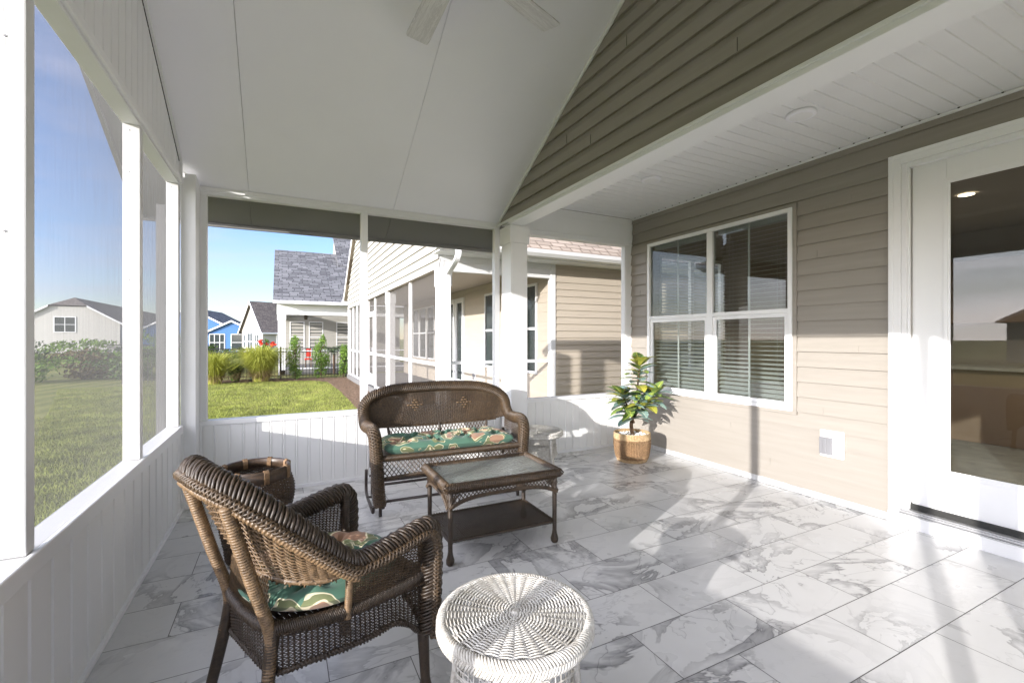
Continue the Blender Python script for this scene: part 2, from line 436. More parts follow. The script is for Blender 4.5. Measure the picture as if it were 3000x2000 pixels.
def catmull(pts, n=8, closed=False):
    P = [V(p) for p in pts]; out = []; m = len(P)
    for i in range(m if closed else m-1):
        if closed: a, b, c, d = P[i-1], P[i], P[(i+1) % m], P[(i+2) % m]
        else: a, b, c, d = P[max(i-1, 0)], P[i], P[i+1], P[min(i+2, m-1)]
        for k in range(n):
            t = k/n
            out.append(.5*((2*b) + (c-a)*t + (2*a-5*b+4*c-d)*t*t + (3*b-a-3*c+d)*t*t*t))
    if not closed: out.append(P[-1])
    return out
def resample(P, step):
    out = [P[0].copy()]; acc = 0
    for a, b in zip(P[:-1], P[1:]):
        l = (b-a).length; 
        if l < 1e-9: continue
        d = step - acc
        while d <= l:
            out.append(a.lerp(b, d/l)); d += step
        acc = l - (d - step)
    if (out[-1]-P[-1]).length > step*.3: out.append(P[-1].copy())
    return out
def at_len(P, n):
    """n+1 evenly spaced points along the polyline"""
    ls = [0]
    for a, b in zip(P[:-1], P[1:]): ls.append(ls[-1] + (b-a).length)
    T = ls[-1]; out = []; j = 0
    for i in range(n+1):
        s = T*i/n
        while j < len(ls)-2 and ls[j+1] < s: j += 1
        d = ls[j+1]-ls[j]; out.append(P[j].lerp(P[j+1], (s-ls[j])/d if d > 1e-9 else 0))
    return out
def wrapped(mb, path, r, pitch=.006, amp=.0011, n=8, per=3):
    """pole wound with strand: a tube whose radius ripples"""
    P = resample([V(p) for p in path], pitch/per)
    rr0 = r if isinstance(r, (list, tuple)) else None
    m = len(P); rad = []
    for i in range(m):
        base = r if rr0 is None else rr0[0] + (rr0[1]-rr0[0])*i/(m-1)
        rad.append(base + amp*math.cos(2*math.pi*i/per))
    mb.tube(P, rad, n)
def rope(mb, path, r, starts=6, pitch=.06, sr=.006, n=5, direction=1, flat=1.0, core=True, step=.006, closed=False, up=None, ripple=None):
    """strands wound helically round a core"""
    P = resample([V(p) for p in path], step); m = len(P)
    if closed: P = P[:-1]; m = len(P)
    X, Y = [], []; prev = V(up) if up else None
    for i in range(m):
        t = (P[(i+1) % m]-P[i-1]) if closed else (P[min(i+1, m-1)]-P[max(i-1, 0)]); t.normalize()
        a = prev if prev is not None else (V((0,0,1)) if abs(t.z) < .9 else V((1,0,0)))
        x = a - t*a.dot(t); x.normalize(); X.append(x); Y.append(t.cross(x)); prev = x
    if core: mb.tube([p for p in P[::3]] + [P[-1]], r*.86, 8, flat=flat, up=up)
    if closed:
        turns = max(1, round(m*step/pitch)); pit = m*step/turns
    else: pit = pitch
    for s in range(starts):
        ph = 2*math.pi*s/starts; Q = []
        for i in range(m):
            an = ph + direction*2*math.pi*(i*step)/pit
            rk = r*(1 + ripple[1]*math.cos(2*math.pi*i*step/ripple[0])) if ripple else r
            Q.append(P[i] + X[i]*(rk*math.cos(an)*flat) + Y[i]*(rk*math.sin(an)))
        mb.tube(Q, sr, n, closed=closed, cap=False)
def weave(mb, S, nu, nv, w=.006, h=.0045, amp=.003, su=1, stake=.006, over=1, wv=None, stakes=True, vjit=0, stakes_step=1, off=0):
    """S(u,v)->(point,normal), u,v in 0..1: nu stakes along v, nv strands along u, over-under"""
    eps = 1e-3
    for j in range(nv):
        v = (j+.5)/nv; P = []; NN = []
        for i in range(nu*2+1):
            u = i/(nu*2); p, n = S(u, v)
            a = math.cos(math.pi*i/(2*over)*1.0 + math.pi*((j+off) % 2)) if over == 1 else math.cos(math.pi*(i/2+j)/over)
            P.append(p + n*(amp*a)); NN.append(n)
        mb.strand(P, NN, wv or w, h)
    if stakes:
        for i in range(0, nu+1, stakes_step):
            u = i/nu; P = []; NN = []
            for k in range(13):
                p, n = S(u, k/12); P.append(p); NN.append(n)
            mb.strand(P, NN, stake, h)
def ruled(A, B, bulge=0.0, refn=None, cxy=None):
    """surface between two equally sampled polylines; normal points away from cxy"""
    m = len(A)-1
    def S(u, v):
        x = u*m; i = min(int(x), m-1); f = x-i
        a = A[i].lerp(A[i+1], f); b = B[i].lerp(B[i+1], f); p = a.lerp(b, v)
        du = (A[i+1]-A[i]).lerp(B[i+1]-B[i], v); dv = b-a
        n = du.cross(dv)
        if n.length < 1e-9: n = V((0,0,1))
        n.normalize()
        if cxy is not None and n.dot(p-V(cxy)) < 0: n = -n
        return p + n*(bulge*math.sin(math.pi*v)), n
    return S
def lattice(mb, S, nu, nv, w=.005, h=.004, slant=1.0, fam=2):
    """open criss-cross"""
    for d in ((1, -1) if fam == 2 else (1,)):
        for k in range(-nv-2, nu+nv+3):
            P = []; NN = []
            for q in range(13):
                v = q/12; u = (k + d*slant*nv*(v-.5)*1.0)/nu
                if 0 <= u <= 1:
                    p, n = S(u, v); P.append(p + n*(.002*d)); NN.append(n)
            if len(P) > 2: mb.strand(P, NN, w, h)
SUN_E, SKY_S, EXPO, CLD_FILL = 2.4, 0.15, 1.75, 21
# ================================================================== camera, light, sky
sc = bpy.context.scene
cam = bpy.data.cameras.new('camera'); co = bpy.data.objects.new('camera', cam); C.objects.link(co)
TH = math.atan(528/1049)
co.location = (0, 0, 1.3); co.rotation_euler = (math.radians(90), 0, -TH)
cam.sensor_width = 36; cam.lens = 36*1049/2352; cam.shift_y = -6/2352; cam.clip_start = .02; cam.clip_end = 2000
sc.camera = co
EL = math.radians(12.5); AZ = math.radians(25.0)
d = V((math.cos(AZ)*math.cos(EL), math.sin(AZ)*math.cos(EL), -math.sin(EL)))
sun = bpy.data.lights.new('sun', 'SUN'); sun.energy = SUN_E; sun.angle = math.radians(.5); sun.color = (1.0, .955, .915)
so = bpy.data.objects.new('sun', sun); C.objects.link(so); so.rotation_euler = d.to_track_quat('-Z', 'Y').to_euler(); so.location = (-20, -10, 12)
w = bpy.data.worlds.new('World'); sc.world = w; w.use_nodes = True; t = w.node_tree; t.nodes.clear()
sky = N(t, 'ShaderNodeTexSky'); sky.sky_type = 'NISHITA'; sky.sun_disc = False; sky.sun_elevation = EL
sky.sun_rotation = math.atan2(-d.x, -d.y); sky.air_density = 1.0; sky.dust_density = .15; sky.ozone_density = 2.2
bg = N(t, 'ShaderNodeBackground', Strength=SKY_S); wo = N(t, 'ShaderNodeOutputWorld')
tc = N(t, 'ShaderNodeTexCoord'); mp = N(t, 'ShaderNodeMapping'); mp.inputs['Scale'].default_value = (1.2, 1.2, 6.5); L(t, tc.outputs['Generated'], mp.inputs[0])
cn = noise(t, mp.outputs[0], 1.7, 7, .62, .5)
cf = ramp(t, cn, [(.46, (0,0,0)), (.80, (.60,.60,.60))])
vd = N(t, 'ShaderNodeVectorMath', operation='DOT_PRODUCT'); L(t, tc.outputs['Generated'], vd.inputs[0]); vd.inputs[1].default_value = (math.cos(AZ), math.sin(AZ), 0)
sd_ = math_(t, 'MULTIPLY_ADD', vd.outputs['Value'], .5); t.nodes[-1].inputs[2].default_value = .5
cc_ = ramp(t, sd_, [(.0, (.90,.92,.98)), (.28, (.71,.73,.80)), (.5, (.17,.17,.175)), (.8, (.13,.13,.135))])  # cloud colour boosted on the unseen sun side as added fill light
sc20 = N(t, 'ShaderNodeMixRGB', blend_type='MULTIPLY'); sc20.inputs[0].default_value = 1; L(t, cc_, sc20.inputs[1]); sc20.inputs[2].default_value = (CLD_FILL, CLD_FILL, CLD_FILL, 1); cc_ = sc20.outputs[0]
cadd = ramp(t, sd_, [(.15, (.42,.42,.42)), (.46, (0,0,0))]); cmx = N(t, 'ShaderNodeMixRGB', blend_type='ADD'); cmx.inputs[0].default_value = 1; L(t, cf, cmx.inputs[1]); L(t, cadd, cmx.inputs[2]); cf = cmx.outputs[0]  # extra cloud glow added towards the sun, out of view, to brighten the porch
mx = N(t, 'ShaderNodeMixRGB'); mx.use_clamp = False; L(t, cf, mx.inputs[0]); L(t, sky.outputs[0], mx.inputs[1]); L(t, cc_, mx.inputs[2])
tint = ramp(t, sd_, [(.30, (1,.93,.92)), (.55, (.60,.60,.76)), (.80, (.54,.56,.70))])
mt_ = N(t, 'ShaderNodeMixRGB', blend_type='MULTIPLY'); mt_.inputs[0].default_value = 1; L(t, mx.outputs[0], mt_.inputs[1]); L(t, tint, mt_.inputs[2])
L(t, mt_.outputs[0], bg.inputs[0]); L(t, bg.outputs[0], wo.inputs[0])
sc.view_settings.view_transform = 'Standard'; sc.view_settings.look = 'None'; sc.view_settings.gamma = 1; sc.view_settings.exposure = EXPO
sc.cycles.max_bounces = 12; sc.cycles.diffuse_bounces = 8; sc.cycles.glossy_bounces = 4; sc.cycles.transparent_max_bounces = 24; sc.cycles.transmission_bounces = 6
sc.cycles.use_denoising = True; sc.cycles.sample_clamp_indirect = 10; sc.cycles.caustics_reflective = False; sc.cycles.caustics_refractive = False

# ================================================================== ground
GZ = -.22
def sheet(name, x0, x1, y0, y1, z, mat, nx=1, ny=1):
    b = MB()
    for i in range(nx):
        for j in range(ny):
            xa, xb = x0+(x1-x0)*i/nx, x0+(x1-x0)*(i+1)/nx; ya, yb = y0+(y1-y0)*j/ny, y0+(y1-y0)*(j+1)/ny
            b.quad((xa,ya,z), (xb,ya,z), (xb,yb,z), (xa,yb,z))
    return b.build(name, mat)
struct(sheet('lawn_ground', -600, 600, -400, 900, GZ, M['lawn'], 12, 12))
b = MB(); pts = [(1.50,14.0),(1.44,9.6),(1.46,7.0),(1.45,4.9),(2.4,4.8),(2.6,18.9),(-.5,19.6),(-3.5,19.7),(-3.6,18.25),(-.9,18.3),(.2,18.2),(1.0,18.0),(1.42,17.3)]
b.quad(*[(x,y,GZ+.012) for x, y in pts]); struct(b.build('mulch_bed', M['mulch']))
# short grass blades on the near lawn
b = MB()
def blade(x, y, h, z=GZ):
    a = R.uniform(0, math.pi); w = R.uniform(.004,.008); lx, ly = R.gauss(0,.35)*h, R.gauss(0,.35)*h
    b.v += [(x-math.cos(a)*w, y-math.sin(a)*w, z), (x+math.cos(a)*w, y+math.sin(a)*w, z), (x+lx, y+ly, z+h)]
    n = len(b.v); b.f.append((n-3, n-2, n-1)); b.uv.append(None)
def in_poly(x, y, P):
    c = False; j = len(P)-1
    for i in range(len(P)):
        if (P[i][1] > y) != (P[j][1] > y) and x < (P[j][0]-P[i][0])*(y-P[i][1])/(P[j][1]-P[i][1])+P[i][0]: c = not c
        j = i
    return c
for _ in range(80000):
    y = 5 + 13.5*R.random()**1.35; x = R.uniform(-.30*y-.5, 1.6)
    if in_poly(x, y, pts): continue
    blade(x, y, R.uniform(.02,.05))
for _ in range(26000):
    x = -1.0 - 6*R.random()**1.2; y = R.uniform(1.8, 12)
    blade(x, y, R.uniform(.02,.05))
tag(b.build('lawn_grass', M['blade']), 'short mown green grass outside the porch screens', 'grass', kind='stuff')
# pine straw litter
b = MB()
for _ in range(40000):
    y = R.uniform(4.9, 19.5); x = R.uniform(-3.4, 2.3)
    if not in_poly(x, y, pts): continue
    a = R.uniform(0, math.pi); l = R.uniform(.03,.08); w = .003
    p = V((x,y,GZ+.015+R.random()*.02)); q = V((math.cos(a)*l, math.sin(a)*l, R.uniform(-.006,.012))); s = V((-math.sin(a)*w, math.cos(a)*w, 0))
    b.quad(p-q-s, p+q-s, p+q+s, p-q+s)
tag(b.build('pine_straw', M['mulch']), 'loose brown pine straw over the planting bed', 'mulch', kind='stuff')

# ================================================================== porch floor
X0, X1, Y0, Y1 = -.69, 3.9, -.92, 4.42
b = MB(); b.box(X0-.1, X1+.05, Y0-.1, Y1+.1, GZ-.1, -.003); struct(b.build('porch_slab', M['grout']))
b = MB(); k = -8; TW, TL, G = .2975, .6065, .0018
while True:
    ya = 1.2655 + k*TW; yb = ya+TW
    if ya > Y1: break
    k += 1
    if yb < Y0: continue
    off = 1.9805 if (k-1) % 2 == 0 else 2.2895
    i = -6
    while True:
        xa = off + i*TL; xb = xa+TL; i += 1
        if xa > X1: break
        if xb < X0: continue
        a0, a1, b0, b1 = max(xa+G, X0), min(xb-G, X1-.002), max(ya+G, Y0), min(yb-G, Y1)
        if a1 <= a0 or b1 <= b0: continue
        ou, ov = R.uniform(0, 60), R.uniform(0, 60); fl = R.choice((-1, 1)); fv = R.choice((-1,1))
        U = lambda x, y: (ou+fl*(x-xa), ov+fv*(y-ya)*1.25)
        b.quad((a0,b0,0), (a1,b0,0), (a1,b1,0), (a0,b1,0), uv=[U(a0,b0), U(a1,b0), U(a1,b1), U(a0,b1)])
struct(b.build('floor', M['marble']))

# ================================================================== porch roof
ZC, SL, YR = 2.53, .53, 1.75
def zc(y): return ZC + SL*(4.42-y) if y >= YR else ZC + SL*(4.42-YR) - SL*(YR-y)
roof = thing('porch_roof', 'white panelled vaulted roof over the screened porch', 'roof', (0, 1.75, 2.5))
XL = -1.06
YE0, YE1 = -1.28, 4.80
GX = 2.075
for xa, xb in ((-.70, -.2515), (-.2485, .9485), (.9515, GX+.03)):
    b = MB()
    for ya, yb in ((YR, 4.44), (YE0, YR)):
        if xb > 2: 
            xe = 2.045
        else: xe = xb
        b.hexa([(xa,ya,zc(ya)),(xe,ya,zc(ya)),(xe,yb,zc(yb)),(xa,yb,zc(yb)),(xa,ya,zc(ya)+.08),(xe,ya,zc(ya)+.08),(xe,yb,zc(yb)+.08),(xa,yb,zc(yb)+.08)])
    b.build('ceiling_panel', M['ceil'], roof)
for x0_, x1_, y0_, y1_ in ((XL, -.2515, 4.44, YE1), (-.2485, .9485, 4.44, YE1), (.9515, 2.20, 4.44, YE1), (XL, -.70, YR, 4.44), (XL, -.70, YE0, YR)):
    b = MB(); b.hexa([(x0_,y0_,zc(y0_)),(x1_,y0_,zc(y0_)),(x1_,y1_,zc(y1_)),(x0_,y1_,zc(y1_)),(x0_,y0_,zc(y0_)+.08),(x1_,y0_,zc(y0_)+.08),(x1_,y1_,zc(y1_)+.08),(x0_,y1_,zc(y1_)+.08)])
    b.build('eave_panel', M['eave_shade'], roof)
b = MB()
for ya, yb in ((YR, YE1-.02), (YE0+.02, YR)):
    b.hexa([(XL+.02,ya,zc(ya)+.081),(2.18,ya,zc(ya)+.081),(2.18,yb,zc(yb)+.081),(XL+.02,yb,zc(yb)+.081),(XL+.02,ya,zc(ya)+.11),(2.18,ya,zc(ya)+.11),(2.18,yb,zc(yb)+.11),(XL+.02,yb,zc(yb)+.11)])
b.build('roof_deck', M['shingle_tan'], roof)
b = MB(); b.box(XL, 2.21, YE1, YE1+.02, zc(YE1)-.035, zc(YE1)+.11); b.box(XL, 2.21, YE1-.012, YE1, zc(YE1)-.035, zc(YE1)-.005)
b.box(XL, 2.21, YE0-.02, YE0, zc(YE0)-.03, zc(YE0)+.11); b.build('fascia', M['eave_shade'], roof)
b = MB(); b.tube([(XL, YE1+.07, zc(YE1)+.06), (2.21, YE1+.07, zc(YE1)+.06)], .05, 8); b.build('gutter', M['white_dull'], roof)
b = MB()
for ya, yb in ((YR, YE1+.02), (YE0-.02, YR)):
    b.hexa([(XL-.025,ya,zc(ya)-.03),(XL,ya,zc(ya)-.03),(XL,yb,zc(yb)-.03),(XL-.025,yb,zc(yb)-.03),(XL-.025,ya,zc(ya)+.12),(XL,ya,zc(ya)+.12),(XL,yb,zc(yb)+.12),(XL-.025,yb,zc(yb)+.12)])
b.build('rake_board', M['eave_shade'], roof)

# ================================================================== left screened wall (plane x = -.69)
lw = thing('screen_wall', 'white screened gable wall on the left with ribbed posts and a panelled knee wall', 'screened wall', (-.72, 1.75, 0), group='screened porch walls')
posts = [-.07+.0, .575, 1.89, 3.13, 4.16]
for y in (-.05-.62, .575, 1.89, 3.13, 4.16):
    b = MB(); b.box(-.765, -.69, y, y+.055, .645, 2.46); o = b.build('post', M['rib_x'], lw, bevel=.003)
b = MB(); b.box(-.69, -.6885, 0, 0, 0, 0) if 0 else None
b.box(-.77, -.69, Y0, 4.22, 2.46, 2.535); b.build('header', M['white_dull'], lw, bevel=.003)
b = MB(); b.box(-.69, -.672, Y0, 4.215, 2.475, 2.515); b.build('header_trim', M['white'], lw, bevel=.004)
b = MB(); b.box(-.775, -.688, Y0, 4.24, .60, .643); b.build('sill', M['rib_y'], lw, bevel=.004)
b = MB(); b.box(-.686, -.668, Y0, 4.215, .585, .648); b.build('sill_trim', M['white'], lw, bevel=.005)
def Pl(u, z, n): return (-.682+n, u, z)
b = MB(); boards(b, Pl, Y0, 4.215, .022, .59, .155, .02, .014, .005, .002); b.box(-.76, -.690, Y0, 4.22, 0, .6); b.build('knee_panel', M['board'], lw)
b = MB(); b.box(-.688, -.666, Y0, 4.215, 0, .024); b.box(-.688, -.668, 4.20, 4.218, .024, .585); b.build('base_trim', M['white'], lw, bevel=.003)
# gable infill over the header
b = MB(); boards(b, lambda u, z, n: (-.69+n, u, z), Y0, YR, 2.515, lambda y: max(zc(y)-.001, 2.53), .105, .03, .007, .002, .0012)
boards(b, lambda u, z, n: (-.69+n, u, z), YR, 4.21, 2.515, lambda y: max(zc(y)-.001, 2.53), .105, .03, .007, .002, .0012)
b.build('gable_panel', M['white_dull'], lw)
b = MB()
for ya, yb in ((YR, 4.19), (Y0, YR)):
    b.hexa([(-.692,ya,zc(ya)-.03),(-.672,ya,zc(ya)-.03),(-.672,yb,zc(yb)-.03),(-.692,yb,zc(yb)-.03),(-.692,ya,zc(ya)-.006),(-.672,ya,zc(ya)-.006),(-.672,yb,zc(yb)-.006),(-.692,yb,zc(yb)-.006)])
b.box(-.69, -.672, 4.19, 4.212, 2.515, zc(4.19)-.03)
b.build('gable_trim', M['white'], lw)
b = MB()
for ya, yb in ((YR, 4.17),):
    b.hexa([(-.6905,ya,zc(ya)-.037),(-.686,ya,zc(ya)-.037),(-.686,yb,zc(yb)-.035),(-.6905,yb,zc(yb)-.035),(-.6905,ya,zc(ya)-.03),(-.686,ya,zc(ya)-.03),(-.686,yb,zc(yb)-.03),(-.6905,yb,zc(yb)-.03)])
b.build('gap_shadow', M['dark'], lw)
ys = [Y0, -.67, .575, 1.89, 3.13, 4.16]
for i in range(5):
    ya = ys[i] + .055; yb = ys[i+1]
    b = MB(); b.quad((-.768,ya-.02,.62), (-.768,yb+.02,.62), (-.768,yb+.02,2.48), (-.768,ya-.02,2.48)); b.build('screen', M['screen'], lw)
b = MB()
for y in (.575, 1.89, 3.13, 4.16):
    for z in (2.425, 2.2, 1.62):
        b.tube([(-.735, y-.0015, z), (-.735, y+.001, z)], .0035, 6)
b.build('screw', M['nickel'], lw)

# ================================================================== corner columns
def column(name, label, x0, x1, y0, y1, zt, cap=None):
    t = thing(name, label, 'column', ((x0+x1)/2, (y0+y1)/2, 0))
    b = MB(); b.box(x0, x1, y0, y1, 0, (cap or zt)); b.build('shaft', M['white'], t, bevel=.004)
    if cap:
        b = MB(); b.box(x0-.016, x1+.016, y0-.016, y1+.016, cap, zt); b.build('capital', M['white'], t, bevel=.004)
    return t
column('porch_column', 'square white column in the far left corner of the porch', -.69, -.592, 4.225, 4.44, 2.56)
column('porch_column', 'square white column with a block capital between the two back openings', 2.078, 2.268, 4.15, 4.375, 2.459, 2.28)
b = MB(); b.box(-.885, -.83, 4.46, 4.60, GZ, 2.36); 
tag(b.build('outer_post', M['eave_shade']), 'pale square post outside the left corner seen through mesh', 'post')  # post colour darkened to look dimmed by the mesh
b = MB(); b.box(-.77, -.60, Y0-.13, Y0, 0, 2.6); tag(b.build('corner_post', M['white']), 'white corner post behind the camera casting a wide shadow', 'post')

# ================================================================== back screened wall (plane y = 4.42)
bw = thing('screen_wall', 'white screened back wall with two bays looking out on the lawn', 'screened wall', (.74, 4.45, 0), group='screened porch walls')
for xa, xb in ((-.592, -.545), (.654, .716), (2.02, 2.078)):
    b = MB(); b.box(xa, xb, 4.42, 4.485, .64, 2.47); b.build('post', M['white'], bw, bevel=.003)
b = MB(); b.box(-.592, 2.078, 4.42, 4.485, 2.47, 2.525); b.build('header', M['white'], bw, bevel=.003)
b = MB(); b.box(-.592, 2.078, 4.405, 4.42, 2.495, 2.53); b.build('header_trim', M['white'], bw, bevel=.002)
b = MB(); b.box(-.592, 2.10, 4.395, 4.49, .60, .64); b.build('sill', M['white'], bw, bevel=.003)
def Pb(u, z, n): return (u, 4.412-n, z)
b = MB(); boards(b, Pb, -.57, 2.08, .028, .60, .1, .103, .010, .007, .003); b.box(-.69, 2.1, 4.422, 4.49, 0, .60); b.build('knee_panel', M['board'], bw)
b = MB(); b.box(-.592, 2.08, 4.395, 4.412, 0, .03); b.box(-.592, -.572, 4.40, 4.412, .03, .60); b.build('base_trim', M['white'], bw, bevel=.002)
for xa, xb in ((-.56, .67), (.70, 2.04)):
    b = MB(); b.quad((xa,4.475,.62), (xb,4.475,.62), (xb,4.475,2.48), (xa,4.475,2.48)); b.build('screen', M['screen'], bw)
sw = thing('screen_wall', 'short white screened wall with one bay beside the tan house wall', 'screened wall', (3.05, 4.45, 0), group='screened porch walls')
b = MB(); b.box(3.785, 3.90, 4.42, 4.485, .64, 2.45); b.box(3.80, 3.84, 4.416, 4.42, .64, 2.43); b.build('post', M['white'], sw, bevel=.003)
b = MB(); b.box(2.268, 3.895, 4.40, 4.52, 2.45, 2.779); b.build('header', M['white'], sw, bevel=.003)
b = MB(); b.box(2.268, 3.875, 4.386, 4.40, 2.50, 2.70); b.build('header_trim', M['white_dull'], sw, bevel=.003)
b = MB(); b.box(2.268, 3.895, 4.395, 4.49, .60, .64); b.build('sill', M['white'], sw, bevel=.003)
b = MB(); boards(b, Pb, 2.26, 3.895, .028, .60, .1, .103, .010, .007, .003); b.box(2.1, 3.9, 4.422, 4.49, 0, .60); b.build('knee_panel', M['board'], sw)
b = MB(); b.box(2.1, 3.895, 4.395, 4.412, 0, .03); b.build('base_trim', M['white'], sw, bevel=.002)
b = MB(); b.quad((2.24,4.475,.62), (3.80,4.475,.62), (3.80,4.475,2.48), (2.24,4.475,2.48)); b.build('screen', M['screen'], sw)
# end wall behind the camera (seen in reflections, casts light through its mesh)
ew = thing('screen_wall', 'white screened end wall behind the viewer', 'screened wall', (1.6, Y0, 0), group='screened porch walls')
for x in (.55, 1.95, 3.84):
    b = MB(); b.box(x, x+.06, Y0-.06, Y0, .64, 2.46); b.build('post', M['white'], ew)
b = MB(); b.box(-.69, 3.9, Y0-.06, Y0, 2.46, 2.56); b.build('header', M['white'], ew)
b = MB(); b.box(-.69, 3.9, Y0-.07, Y0, 0, .64); b.build('knee_panel', M['board'], ew)
b = MB(); b.quad((-.6,Y0-.05,.64), (3.85,Y0-.05,.64), (3.85,Y0-.05,2.46), (-.6,Y0-.05,2.46)); b.build('screen', M['screen'], ew)
b = MB(); b.box(-.69, 3.9, Y0-.06, Y0-.0, 2.56, 2.60); b.build('trim', M['white'], ew)

# ================================================================== the house: tan wall, gable, beam, soffit
hs = thing('house', 'tan vinyl sided house along the right of the porch with a window and glass door', 'house', (3.95, 1.75, 0))
WY = (2.365, 4.155); WZ = (.655, 2.45)
DY = (.42, 1.702)
def Pr(u, z, n): return (3.9-n+.002, u, z)
b = MB()
holes = [(WY[0], WY[1], WZ[0], WZ[1]), (DY[0], DY[1], -1, 2.59)]
siding(b, Pr, .055, 2.779, rect_ints(-1.5, 4.46, holes), cuts=(WZ[0], WZ[1], 2.59))
b.build('wall', M['siding'], hs)
b = MB(); b.box(3.905, 4.0, -1.5, DY[0], GZ, 3); b.box(3.905, 4.0, DY[1], WY[0], GZ, 3); b.box(3.905, 4.0, WY[1], 4.5, GZ, 3)
b.box(3.905, 4.0, DY[0], DY[1], 2.58, 3); b.box(3.905, 4.0, WY[0], WY[1], WZ[1], 3); b.box(3.905, 4.0, WY[0], WY[1], GZ, WZ[0]); b.build('wall_core', M['room_wall'], hs)
b = MB()
i = 0; y = -1.5; bb1 = b; bb2 = MB()
while y < 4.40:
    b = bb1 if y < DY[0] else bb2
    ya, yb = y+.001, min(y+.306, 4.405)
    if not (ya > DY[0]-.1 and yb < DY[1]+.1):
        if ya < DY[1] < yb: ya = DY[1]
        ou = R.uniform(0, 50)
        bb = [(3.882, ya, .004), (3.882, yb, .004), (3.882, yb, .056), (3.882, ya, .056)]
        b.quad(*bb, uv=[(ou, 0), (ou+.3, 0), (ou+.3, .06), (ou, .06)])
        b.quad((3.882,ya,.056), (3.882,yb,.056), (3.9,yb,.056), (3.9,ya,.056), uv=[(ou,0),(ou+.3,0),(ou+.3,.02),(ou,.02)])
    y += .308
bb1.build('baseboard', M['marble'], hs)
b = bb2; b.build('baseboard', M['marble'], hs)
# beam and soffit
b = MB(); b.box(2.045, 2.222, Y0-.4, 4.15, 2.46, 2.49); b.box(2.085, 2.222, Y0-.4, 4.38, 2.49, 2.775); b.build('beam', M['white'], hs, bevel=.004)
b = MB(); b.box(2.030, 2.052, Y0-.4, 4.40, 2.487, 2.505); b.build('beam_trim', M['white'], hs, bevel=.002)
def Ps(u, z, n): return (z, u, 2.785-n)
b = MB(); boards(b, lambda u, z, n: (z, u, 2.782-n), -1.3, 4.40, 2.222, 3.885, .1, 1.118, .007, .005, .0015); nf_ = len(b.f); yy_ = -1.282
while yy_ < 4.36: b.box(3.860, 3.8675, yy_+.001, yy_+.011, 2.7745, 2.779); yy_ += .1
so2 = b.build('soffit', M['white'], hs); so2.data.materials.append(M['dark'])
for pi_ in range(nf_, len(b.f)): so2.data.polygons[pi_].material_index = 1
b = MB(); b.box(3.868, 3.899, -1.3, 4.385, 2.762, 2.778); b.build('soffit_channel', M['white'], hs)
# gable wall above the beam
def gi(a, bz):
    def yr(z):
        yy = 4.42 - (z-ZC)/SL
        return min(yy, 4.44)
    def yl(z): return 2*YR - yr(z)
    return [(yl(a), yr(a), yl(bz), yr(bz))] if bz < zc(YR)+.01 else ([(yl(a), yr(a), yl(bz), yr(bz))] if a < zc(YR) else [])
b = MB(); siding(b, lambda u, z, n: (2.078-n, u, z), 2.505, zc(YR)-.01, gi, e=.1255, lip=.021, phase=2.500, dutch=True); b.build('gable_wall', M['siding'], hs)
b = MB()
for ya, yb in ((YR, 4.43), (Y0, YR)):
    b.hexa([(2.047,ya,zc(ya)-.032),(2.062,ya,zc(ya)-.032),(2.062,yb,zc(yb)-.032),(2.047,yb,zc(yb)-.032),(2.047,ya,zc(ya)+.02),(2.062,ya,zc(ya)+.02),(2.062,yb,zc(yb)+.02),(2.047,yb,zc(yb)+.02)])
b.build('gable_trim', M['white'], hs)
for y, z in ((2.38, 3.2531), (1.55, 2.751), (2.78, 2.751), (3.10, 2.8765), (1.9, 3.6296)):
    b = MB(); b.box(2.0545, 2.0575, y, y+.0018, z+.002, z+.073); b.build('siding_seam', M['dark'], hs)
for y, z in ((1.95, 2.337), (2.2, 1.956), (1.9, 1.194), (2.15, .686), (4.25, 1.829), (3.0, .432), (2.6, .178)):
    b = MB(); b.box(3.8815, 3.884, y, y+.0022, z+.002, z+.06); b.build('siding_seam', M['siding'], hs)
# roof over the house
b = MB(); b.prism([(2.15, 2.80), (2.15, 4.05), (6.2, 6.0), (10.4, 3.2), (10.4, 2.80)], lambda p: (p[0], -3.5, p[1]), lambda p: (p[0], 4.75, p[1])); b.build('roof', M['shingle_tan'], hs)
b = MB(); b.box(2.3, 10.4, 4.5, 4.78, 2.79, 2.797) ; b.box(2.25, 10.4, 4.78, 4.86, 2.70, 2.80); b.build('gutter', M['white_dull'], hs)
# room shell
b = MB(); b.box(8.2, 8.3, -3.5, 4.5, -.05, 2.8); b.box(4.0, 8.3, 4.46, 4.5, GZ, 2.8); b.box(4.0, 8.3, -3.6, -3.5, -.05, 2.8); b.box(3.94, 4.0, -3.5, -1.5, 0, 2.8); b.v = []; b.f = []; b.uv = []; b.box(8.2, 8.3, -3.5, 4.5, -.05, 2.8); b.box(4.0, 4.40, 4.46, 4.5, GZ, 2.8); b.box(5.6, 8.3, 4.46, 4.5, GZ, 2.8); b.box(4.40, 5.6, 4.46, 4.5, 2.4, 2.8); b.box(4.40, 5.6, 4.46, 4.5, GZ, .85); b.box(4.0, 8.3, -3.6, -3.5, -.05, 2.8); b.box(3.94, 4.0, -3.5, -1.5, 0, 2.8); struct(b.build('interior_wall', M['room_wall']))
b = MB(); b.box(3.96, 8.2, -3.5, 4.46, -.02, .03); struct(b.build('interior_floor', M['room_floor']))
b = MB(); b.box(3.96, 8.2, -3.5, 4.46, 2.72, 2.78); struct(b.build('interior_ceiling', M['room_wall']))
b = MB(); b.box(8.3, 10.3, -3.5, 4.5, GZ, 2.8); b.build('outer_wall', M['siding'], hs)

